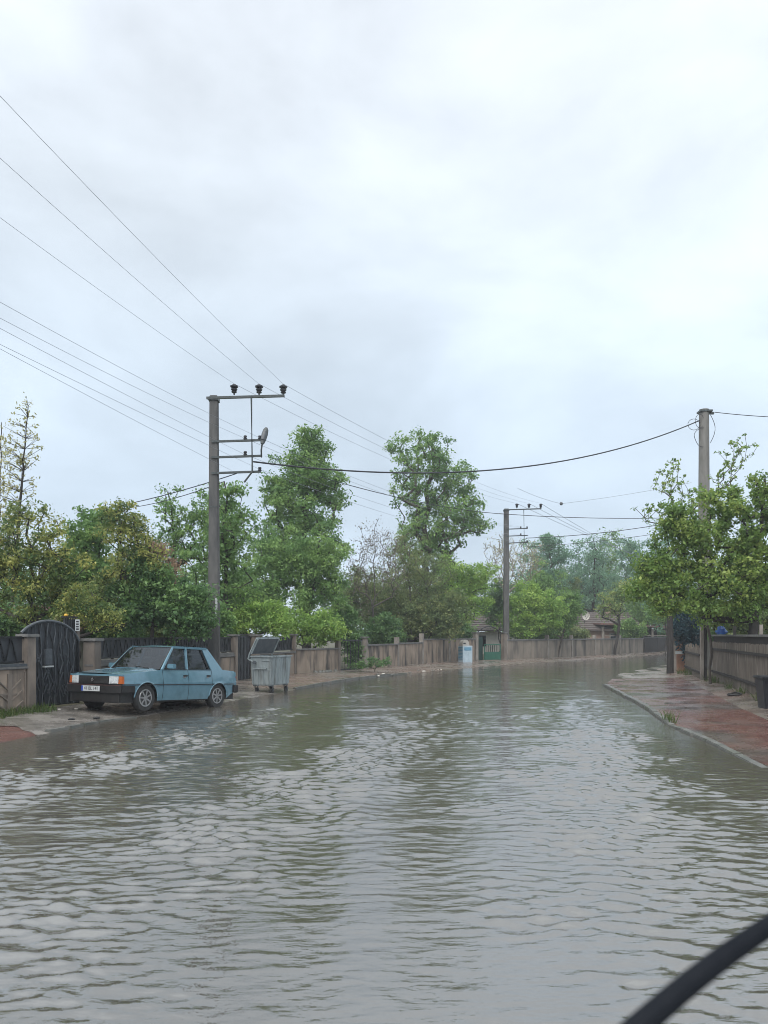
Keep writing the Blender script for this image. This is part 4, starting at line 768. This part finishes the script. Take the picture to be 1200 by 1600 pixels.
ar.build('lid_arm', M['galv'], t); MB().lathe([(.001, -.03), (.05, -.03), (.05, .03), (.001, .03)], 10, 'Y', (-.16, -.68, .93)).build('pivot', M['galv_dark'], t)
n_ = Vector((.23, 0, .44)).normalized(); up_ = Vector((n_.z, 0, -n_.x)) * .02; a_ = Vector((-.33, 0, 1.19)); b_ = Vector((-.10, 0, 1.63))
ld = MB().hexa([a_ + Vector((0, -.62, 0)) - up_, a_ + Vector((0, -.62, 0)) + up_, a_ + Vector((0, .68, 0)) + up_, a_ + Vector((0, .68, 0)) - up_, b_ + Vector((0, -.62, 0)) - up_, b_ + Vector((0, -.62, 0)) + up_, b_ + Vector((0, .68, 0)) + up_, b_ + Vector((0, .68, 0)) - up_]).build('lid', M['galv_dark'], t)
MB().bar(a_ + Vector((.02, -.62, 0)), b_ + Vector((.02, -.62, 0)), .05, .05).bar(b_ + Vector((0, -.64, .02)), b_ + Vector((0, .70, .02)), .05, .05).bar(a_ + Vector((.03, .68, 0)), b_ + Vector((.03, .68, 0)), .04, .05).build('lid_frame', M['galv'], ld)
WH = MB().lathe([(.03, -.025), (.085, -.025), (.10, -.012), (.10, .012), (.085, .025), (.03, .025)], 14, 'X').mesh('tyre', M['rubber'], True)
for (x, y) in ((-.25, -.42), (.25, -.42), (-.25, .48), (.25, .48)):
    c = MB().bar((x - .05, y, .24), (x - .045, y + .05, .07), .03, .02, (1, 0, 0)).bar((x + .05, y, .24), (x + .045, y + .05, .07), .03, .02, (1, 0, 0)).box(x - .07, x + .07, y - .06, y + .06, .215, .239).build('caster', M['galv_dark'], t)
    link('wheel', WH, c, (x, y + .05, .075))

# ------------------------------------------------------------------ the blue car
dirx = Vector((-.44, -.898, 0)).normalized(); left = Vector((-dirx.y, dirx.x, 0))
Fp = Vector((-5.20, 17.3, 0)); ctr = Fp - dirx * 1.2385 - left * .74
zf_, zr_ = .088, -.035; pitch = math.atan2(zf_ - zr_, 2.477)
car = thing('parked_car', 'light blue four door saloon car parked nose to the gate', 'car', (ctr.x, ctr.y, (zf_ + zr_) / 2), (0, -pitch, math.atan2(dirx.y, dirx.x)))
def Wd(x): return .815 - .075 * max(0, (x - 1.15) / .85) ** 2 - .06 * max(0, (-x - 1.25) / .75) ** 2
def zt(x): return float(np.interp(x, [-2.03, -1.95, -1.35, -.9, .72, 1.4, 1.9, 2.0], [.86, .905, .935, .925, .905, .855, .795, .775]))
def yb(x, z):
    w = Wd(x); return w * (1 - .055 * (max(0, z - .52) / .38) ** 2 - .05 * (max(0, .5 - z) / .3) ** 2) + (.006 if abs(z - .60) < .03 else 0)
AX = 1.2385
def zlow(x):
    z = float(np.interp(x, [-2.03, -1.80, -1.6, 1.575, 1.58, 2.0], [.40, .34, .235, .235, .55, .55]))
    for c in (-AX, AX):
        q = .345 ** 2 - (x - c) ** 2
        if q > 0: z = max(z, .30 + math.sqrt(q) * (1.0 if c > 0 else .93))
    return z
def side(x0, x1, s, zmax=None):
    n = max(6, int((x1 - x0) / .03)); us = [x0 + (x1 - x0) * i / n for i in range(n + 1)]; vs = [i / 11 for i in range(12)]
    def fn(x, v): z = zlow(x) + (zt(x) - zlow(x)) * v; return (x, s * yb(x, z), z)
    return MB().grid(fn, us, vs)
for s in (1, -1):
    side(.735, 1.905, s).build('front_wing', M['paint'], car, smooth=True)
    d1 = side(-.125, .722, s).build('door', M['paint'], car, smooth=True); d2 = side(-.985, -.138, s).build('door', M['paint'], car, smooth=True)
    side(-2.03, -.998, s).build('rear_wing', M['paint'], car, smooth=True)
    for dd, x in ((d1, -.02), (d2, -.86)):
        y = s * yb(x, .80); MB().box(x - .07, x + .07, min(y, y + s * .022), max(y, y + s * .022), .765, .80).build('handle', M['trim'], dd, bevel=.006)
        MB().box(x + .0, x + .085, min(y, y + s * .026), max(y, y + s * .026), .74, .762).build('handle_pull', M['alloy'], dd, bevel=.005)
    pts = [(x, s * (yb(x, .585) + .006), .585) for x in np.linspace(-1.9, 1.9, 40) if not (abs(abs(x) - AX) < .0)]
    MB().tube(pts, .009, 5).build('rub_strip', M['trim'], car)
    for c, nm in ((AX, 1.0), (-AX, .93)):               # raised arch lips
        pts = [(c + .345 * math.cos(a), s * (yb(c + .345 * math.cos(a), .3 + .3 * math.sin(a)) + .004), .30 + .345 * nm * math.sin(a)) for a in np.linspace(.05, math.pi - .05, 18)]
        MB().tube(pts, .016, 6).build('arch_lip', M['paint'], car, smooth=True)
MB().box(-1.97, 1.93, -.70, .70, .20, .56).box(-1.9, 1.85, -.68, .68, .56, .74).build('underbody', M['rubber'], car)
def lid(x0, x1, crown, name, drop=0):
    us = np.linspace(x0, x1, 16); vs = np.linspace(-1, 1, 17)
    def fn(x, v):
        w = yb(x, zt(x)); e = abs(v); x = min(x, 1.985 - .07 * (abs(v * w) / .74) ** 2.2) if x > 1.5 else x; return (x, v * w * 1.0, zt(x) + crown * (1 - e ** 2.2) - .012 * max(0, e - .93) / .07)
    return MB().grid(fn, us, vs).build(name, M['paint'], car, smooth=True)
bn = lid(.70, 1.985, .048, 'bonnet'); lid(-2.03, -1.33, .02, 'boot_lid')
for s in (-1, 1): MB().tube([(1.95, s * .50, zt(1.95) + .022), (1.3, s * .53, zt(1.3) + .027), (.78, s * .56, zt(.78) + .024)], .010, 5).build('bonnet_crease', M['paint'], bn, smooth=True)
MB().box(.80, .93, -.42, .18, .925, .946).build('vent_panel', M['paint'], bn, bevel=.008)
# front and rear faces
fr = lambda y: 1.985 - .07 * (abs(y) / .74) ** 2.2
def face(y0, y1, z0, z1, off, name, m, par=car, n=8, th=.03, lean=.05):
    ys_ = np.linspace(y0, y1, n); g = MB()
    def fn(y, k):
        z, o_ = [(z0, 0), (z1, 0), (z1, -th), (z0, -th)][int(k)]; return (fr(y) + off + o_ - lean * (z - .6), y, z)
    g.grid(fn, ys_, [0, 1, 2, 3]); nn = len(ys_); b_ = len(g.v) - nn * 4
    for i in range(nn - 1): g.f.append((b_ + i * 4 + 3, b_ + i * 4, b_ + (i + 1) * 4, b_ + (i + 1) * 4 + 3))
    g.f.append((b_, b_ + 1, b_ + 2, b_ + 3)); g.f.append(tuple(b_ + (nn - 1) * 4 + k for k in (3, 2, 1, 0)))
    return g.build(name, m, par)
face(-.74, .74, .52, .782, -.02, 'nose_panel', M['trim'])
face(-.75, .75, .762, .80, .004, 'nose_edge', M['paint'])
gr = face(-.43, .43, .60, .758, .004, 'grille', M['trim'])
for i in range(6): face(-.42, .42, .612 + i * .024, .622 + i * .024, .012, 'slat', M['rubber'], gr)
e = MB(); q = [(.0, .035), (.028, 0), (0, -.035), (-.028, 0)]
for i in range(4): a, b = q[i], q[(i + 1) % 4]; e.bar((2.012, a[0], .68 + a[1]), (2.012, b[0], .68 + b[1]), .011, .011, (1, 0, 0))
e.build('emblem', M['alloy'], gr)
for s in (-1, 1):
    h_ = face(s * .44 if s > 0 else -.665, .665 if s > 0 else -.44, .60, .758, .012, 'headlight', M['lens'])
    face(min(s * .46, s * .645), max(s * .46, s * .645), .612, .622, .018, 'headlight_trim', M['alloy'], h_)
    face(min(s * .67, s * .75), max(s * .67, s * .75), .60, .758, .010, 'indicator', M['amber'])
    MB().hexa([(1.90, s * .748, .60), (1.99 - .075, s * .748, .60), (1.99 - .075, s * .765, .60), (1.875, s * .775, .60), (1.90, s * .742, .757), (1.99 - .08, s * .742, .757), (1.99 - .08, s * .760, .757), (1.875, s * .768, .757)]).build('side_indicator', M['amber'], car)
bp = face(-.775, .775, .41, .568, .052, 'front_bumper', M['trim'], th=.12, n=12, lean=.0)
for s in (-1, 1): MB().hexa([(1.60, s * .785, .41), (1.95, s * .70, .41), (1.95, s * .785, .41), (1.60, s * .835, .41), (1.60, s * .785, .562), (1.95, s * .70, .562), (1.95, s * .785, .562), (1.60, s * .835, .562)]).build('bumper_end', M['trim'], bp, bevel=.015)
face(-.765, .765, .565, .577, .058, 'bumper_line', mat('bumper_insert', (.09, .035, .03), (.06, .03, .03), .5, scale=9), bp, lean=0)
face(-.70, .70, .22, .405, .002, 'valance', M['trim'], th=.05, lean=0)
lp = MB().box(2.040, 2.052, -.26, .26, .435, .55).build('license_plate', M['plate'], car, bevel=.003); MB().box(2.0525, 2.0545, -.258, -.215, .438, .547).build('blue_band', M['blue'], lp)
fc = bpy.data.curves.new('plate_text', 'FONT'); fc.body = '41 BL 141'; fc.size = .098; fc.align_x = 'CENTER'; fc.align_y = 'CENTER'; fc.extrude = .001; fc.materials.append(M['ink'])
tx = link('plate_text', fc, lp, (2.0548, .02, .493), (R(90), 0, R(90)))
bpy.context.view_layer.update(); me_ = bpy.data.meshes.new_from_object(tx.evaluated_get(bpy.context.evaluated_depsgraph_get())); bpy.data.objects.remove(tx)
tx = link('plate_text', me_, lp, (2.0548, .02, .493), (R(90), 0, R(90)))
# rear
MB().grid(lambda y, z: (-2.03 + .04 * (abs(y) / .74) ** 2, y, z), np.linspace(-.75, .75, 9), [.36, .6, .875]).build('tail_panel', M['paint'], car, smooth=True)
rb = MB().box(-2.10, -1.99, -.76, .76, .36, .56).build('rear_bumper', M['trim'], car, bevel=.02)
for s in (-1, 1):
    MB().hexa([(-2.08, s * .72, .37), (-1.84, s * .745, .37), (-1.84, s * .81, .37), (-2.06, s * .80, .37), (-2.08, s * .72, .555), (-1.84, s * .745, .555), (-1.84, s * .81, .555), (-2.06, s * .80, .555)]).build('bumper_end', M['trim'], rb, bevel=.015)
    MB().box(-2.045, -1.992, min(s * .42, s * .74), max(s * .42, s * .74), .60, .78).build('tail_light', mat('tail_red%d' % s, (.3, .02, .02), (.22, .02, .02), .25, scale=9), car, bevel=.008)
MB().tube([(-1.7, .35, .25), (-2.1, .37, .26)], .022, 8).build('exhaust', M['steel'], car)
# cabin
def yg(z): return .755 - (z - .92) / .51 * .155
rz = 1.435
us = np.linspace(-.97, .24, 16); vs = np.linspace(-1, 1, 15)
MB().grid(lambda x, v: (x, v * .615, rz + .045 * (1 - abs(v) ** 2.4) * (1 - .35 * ((x + .36) / .6) ** 4) - .02 * max(0, (abs(x + .365) - .5) / .1)), us, vs).build('roof', M['paint'], car, smooth=True)
AB, AT = (.735, .905), (.235, 1.425); CB, CT = (-1.42, .93), (-.955, 1.425)
for s in (-1, 1):
    pt = lambda x, z, o=0: (x, s * (yg(z) + o), z)
    fm = MB().bar(pt(*AB), pt(*AT), .05, .055, (0, 1, 0)).bar(pt(.25, 1.425), pt(-.97, 1.425), .045, .05, (0, 1, 0)).bar(pt(-.105, .91), pt(-.20, 1.42), .03, .075, (0, 1, 0)).bar(pt(.72, .915), pt(-1.0, .925), .03, .035, (0, 1, 0))
    fm.build('window_frame', M['paint'], car, bevel=.006)
    c_ = MB(); pp = [(-.99, .92), (-1.44, .93), (-1.02, 1.432), (-.80, 1.432)]; v8 = [Vector(pt(x, z, .012)) for x, z in pp] + [Vector(pt(x, z, -.03)) for x, z in pp]; c_.hexa(v8); c_.build('rear_pillar', M['paint'], car, bevel=.006)
    MB().bar(pt(-.905, .925, .008), pt(-.74, 1.415, .008), .02, .022, (0, 1, 0)).build('quarter_bar', M['trim'], car)
    for (q, nm) in ((((.70, .92), (-.10, .92), (-.195, 1.415), (.235, 1.415)), 'side_window'), (((-.11, .92), (-.99, .925), (-.80, 1.415), (-.205, 1.415)), 'side_window')):
        MB().add([pt(x, z, -.012) for x, z in q], [(0, 1, 2, 3)]).build(nm, M['glass'], car)
    MB().bar(pt(.70, .925, .02), pt(-.98, .93, .02), .012, .018, (0, 1, 0)).build('belt_moulding', M['trim'], car)
    MB().bar(pt(.26, 1.452, -.0), pt(-1.0, 1.452, -.0), .014, .012, (0, 1, 0)).build('rain_gutter', M['paint'], car)
    m_ = MB().box(.50, .60, s * .78 if s > 0 else s * .98, s * .98 if s > 0 else s * .78, .935, 1.05).build('wing_mirror', M['paint'], car, bevel=.018); MB().bar((.58, s * .74, .93), (.56, s * .80, .95), .05, .04).build('mirror_arm', M['trim'], m_)
wsn = MB().add([(.755, -.70, .918), (.755, .70, .918), (.245, .585, 1.432), (.245, -.585, 1.432)], [(0, 1, 2, 3)]).build('windscreen', M['glass'], car)
MB().bar((.775, -.72, .915), (.775, .72, .915), .05, .02).bar((.76, -.71, .92), (.25, -.595, 1.436), .02, .025).bar((.76, .71, .92), (.25, .595, 1.436), .02, .025).bar((.25, -.595, 1.432), (.25, .595, 1.432), .012, .012).build('screen_seal', M['trim'], wsn)
MB().add([(-1.43, -.69, .94), (-1.43, .69, .94), (-.965, .59, 1.432), (-.965, -.59, 1.432)], [(0, 1, 2, 3)]).build('rear_window', M['glass'], car)
for y0 in (-.35, .18): MB().bar((.82, y0 + .25, .945), (.72, y0 - .22, .985), .022, .02).bar((.83, y0 + .28, .93), (.79, y0 + .1, .955), .025, .025).build('wiper', M['rubber'], car)
MB().tube([(.12, .0, 1.47), (.06, .0, 1.53)], .008, 5).build('aerial', M['trim'], car)
MB().box(-1.3, .7, -.66, .66, .5, .76).build('cabin_floor', M['rubber'], car)
MB().box(.5, .8, -.66, .66, .76, .90).build('dashboard', M['trim'], car, bevel=.03)
for y in (-.36, .36):
    MB().box(-.35, .15, y - .24, y + .24, .70, .80).hexa([(-.42, y - .23, .78), (-.30, y - .23, .78), (-.30, y + .23, .78), (-.42, y + .23, .78), (-.52, y - .2, 1.12), (-.44, y - .2, 1.12), (-.44, y + .2, 1.12), (-.52, y + .2, 1.12)]).box(-.53, -.45, y - .11, y + .11, 1.13, 1.25).build('seat', M['trim'], car, bevel=.02)
MB().box(-1.2, -.9, -.62, .62, .72, 1.08).build('rear_seat', M['trim'], car, bevel=.03)
MB().lathe([(.17, 0), (.185, .012), (.17, .024)], 18, 'X', (.36, .36, .98)).build('steering_wheel', M['rubber'], car)
# wheels
ty = MB().lathe([(.175, -.075), (.235, -.088), (.268, -.08), (.285, -.05), (.287, 0), (.285, .05), (.268, .08), (.235, .088), (.175, .075)], 36, 'Y').mesh('tyre', M['rubber'], True)
def rim_mesh(s):
    g = MB().lathe([(.178, s * .085), (.186, s * .07), (.178, s * .03), (.150, s * .035), (.155, s * .082)], 28, 'Y', closed=True).lathe([(.001, s * .078), (.045, s * .078), (.05, s * .06), (.001, s * .05)], 12, 'Y')
    for k in range(7):
        a = 2 * math.pi * k / 7; c, s2 = math.cos(a), math.sin(a); g.bar((.035 * c, s * .068, .035 * s2), (.165 * c, s * .070, .165 * s2), .034, .02, (0, 1, 0))
    return g.mesh('rim', M['alloy'], True)
RM = {1: rim_mesh(1), -1: rim_mesh(-1)}
BK = MB().lathe([(.001, -.02), (.172, -.02), (.172, .02), (.001, .02)], 24, 'Y').mesh('brake_disc', M['rubber'], False)
for x in (AX, -AX):
    for s in (1, -1):
        w_ = link('wheel', ty, car, (x, s * .705, .30), (0, random.uniform(0, 1), 0)); w_.scale = (1.05, 1, 1.05); link('rim', RM[s], w_); link('brake_disc', BK, w_)

# ------------------------------------------------------------------ small plants and litter
def tufts(name, label, spots, n, h, m=None, spread=.25):
    rg = np.random.default_rng(len(spots) * 31 + n); V = []; tint = []
    for (x, y, z, r_) in spots:
        for i in range(int(n * r_ / .3)):
            a = rg.random() * 6.283; rr = r_ * math.sqrt(rg.random()); p = np.array((x + rr * math.cos(a), y + rr * math.sin(a), z)); hh = h * (.5 + rg.random()); a2 = rg.random() * 6.283
            w = np.array((math.cos(a2), math.sin(a2), 0)) * .008; tip = p + np.array((rg.normal() * .35, rg.normal() * .35, 1)) * hh; mid = p + (tip - p) * .55 + np.array((0, 0, hh * .1))
            V += [p - w, p + w, mid + w * .7, mid - w * .7, mid - w * .7, mid + w * .7, tip + w * .1, tip - w * .1]; t_ = rg.random(); tint += [t_, t_]
    V = np.array(V); o = link(name, np_mesh(name, V, np.arange(len(V)).reshape(-1, 4), m or M['grass'], False, tint)); tag(o, label, 'grass', kind='stuff'); return o
sp = [(-8.25 + i * .13, 13.9 + i * .30, .12, .24) for i in range(12)]
tufts('grass', 'grass strip at the foot of the wall left of the gate', [(float(XW(y)) + .32 + random.uniform(-.1, .25), y, .13, .26) for y in np.linspace(13, 17.2, 24)], 95, .13)
tufts('grass', 'grass tufts along the base of right fence', [(11.6, 28.4, .05, .3), (11.5, 27.6, .05, .2), (12.9, 33.4, .03, .4), (13.2, 35, .03, .4), (10.0, 22.4, .07, .12), (10.6, 24.6, .08, .12), (9.4, 20, .08, .1)], 90, .22)
tufts('grass', 'weeds sprouting beside the kerb in the flooded road', [(5.72, 16.1, .03, .10), (5.66, 15.7, .02, .08)], 80, .18)
rg = random.Random(5)
tree('weed_shrub', 'low green weeds in front of the overgrown gateway', 'bush', 35.6, [(592, 1034, 22, 10), (575, 1038, 16, 9), (560, 1040, 14, 8)], LM['dark'], M['bark'], 40, 34, .085, .2, base=(585, 0), trunk_r=.02, seed=77, depth=1.0)
SM = [MB().lathe([(.001, 0), (.5, .02), (.55, .25), (.3, .45), (.001, .5)], 7).mesh('stone', M[k], True) for k in ('kerb', 'plaster_white', 'trim')]
spots = [(-6.9 + .02 * i, 17.0 + i * .12) for i in range(4)]
def stone(label, x, y, z, s, k): o = link('stone', SM[k], None, (x, y, z), (0, 0, rg.random() * 6)); o.scale = (s, s * .7, s * .6); tag(o, label, 'stone', 'loose stones and litter on the pavements'); return o
stone('dark stone lying on the concrete apron before the car', -6.15, 15.75, .075, .13, 2); stone('second flat dark stone on the apron nearer the wheel', -5.75, 16.0, .07, .16, 2); stone('pale broken stone at the foot of black gate', -7.02, 17.3, .12, .12, 1); stone('small pale stone right of the gate foot', -6.75, 17.55, .12, .1, 1)
for i in range(14):
    y = rg.uniform(33, 40); o = link('stone', SM[i % 2], None, (float(XL(y)) - rg.uniform(.0, .9), y, .03), (0, 0, rg.random() * 6)); s_ = rg.uniform(.08, .2); o.scale = (s_, s_ * .7, s_ * .6); tag(o, 'small %s rubble stone on the muddy verge right of the bin' % ('grey' if i % 2 == 0 else 'pale'), 'stone', 'rubble stones on the muddy verge')

# ------------------------------------------------------------------ wiper of the car the photograph is taken from
wa, wb = at(1003, 1600, .72), at(1200, 1448, .78)
t = thing('wiper_blade', 'black windscreen wiper crossing the lower right corner', 'wiper', tuple(wa)); D = wb - wa
MB().tube([D * (i / 8) + Vector((0, 0, .004 * math.sin(i / 8 * 3.14))) for i in range(-3, 14)], [.0122 - .0002 * i for i in range(17)], 10).build('arm', M['wiper'], t, smooth=True)
MB().bar(D * -.3 + Vector((0, .010, -.004)), D * 1.4 + Vector((0, .010, -.004)), .006, .012).build('rubber_strip', M['rubber'], t)

# ------------------------------------------------------------------ rainy air
hm = bpy.data.materials.new('rain_haze'); hm.use_nodes = True; hn = hm.node_tree.nodes; hn.remove(hn['Principled BSDF'])
pv = hn.new('ShaderNodeVolumePrincipled'); pv.inputs['Color'].default_value = (.93, .96, 1, 1); pv.inputs['Density'].default_value = .0010
hm.node_tree.links.new(pv.outputs[0], hn['Material Output'].inputs['Volume'])
hz = MB().box(-430, 430, -70, 710, -1.6, 24).build('haze', hm); hz['kind'] = 'stuff'
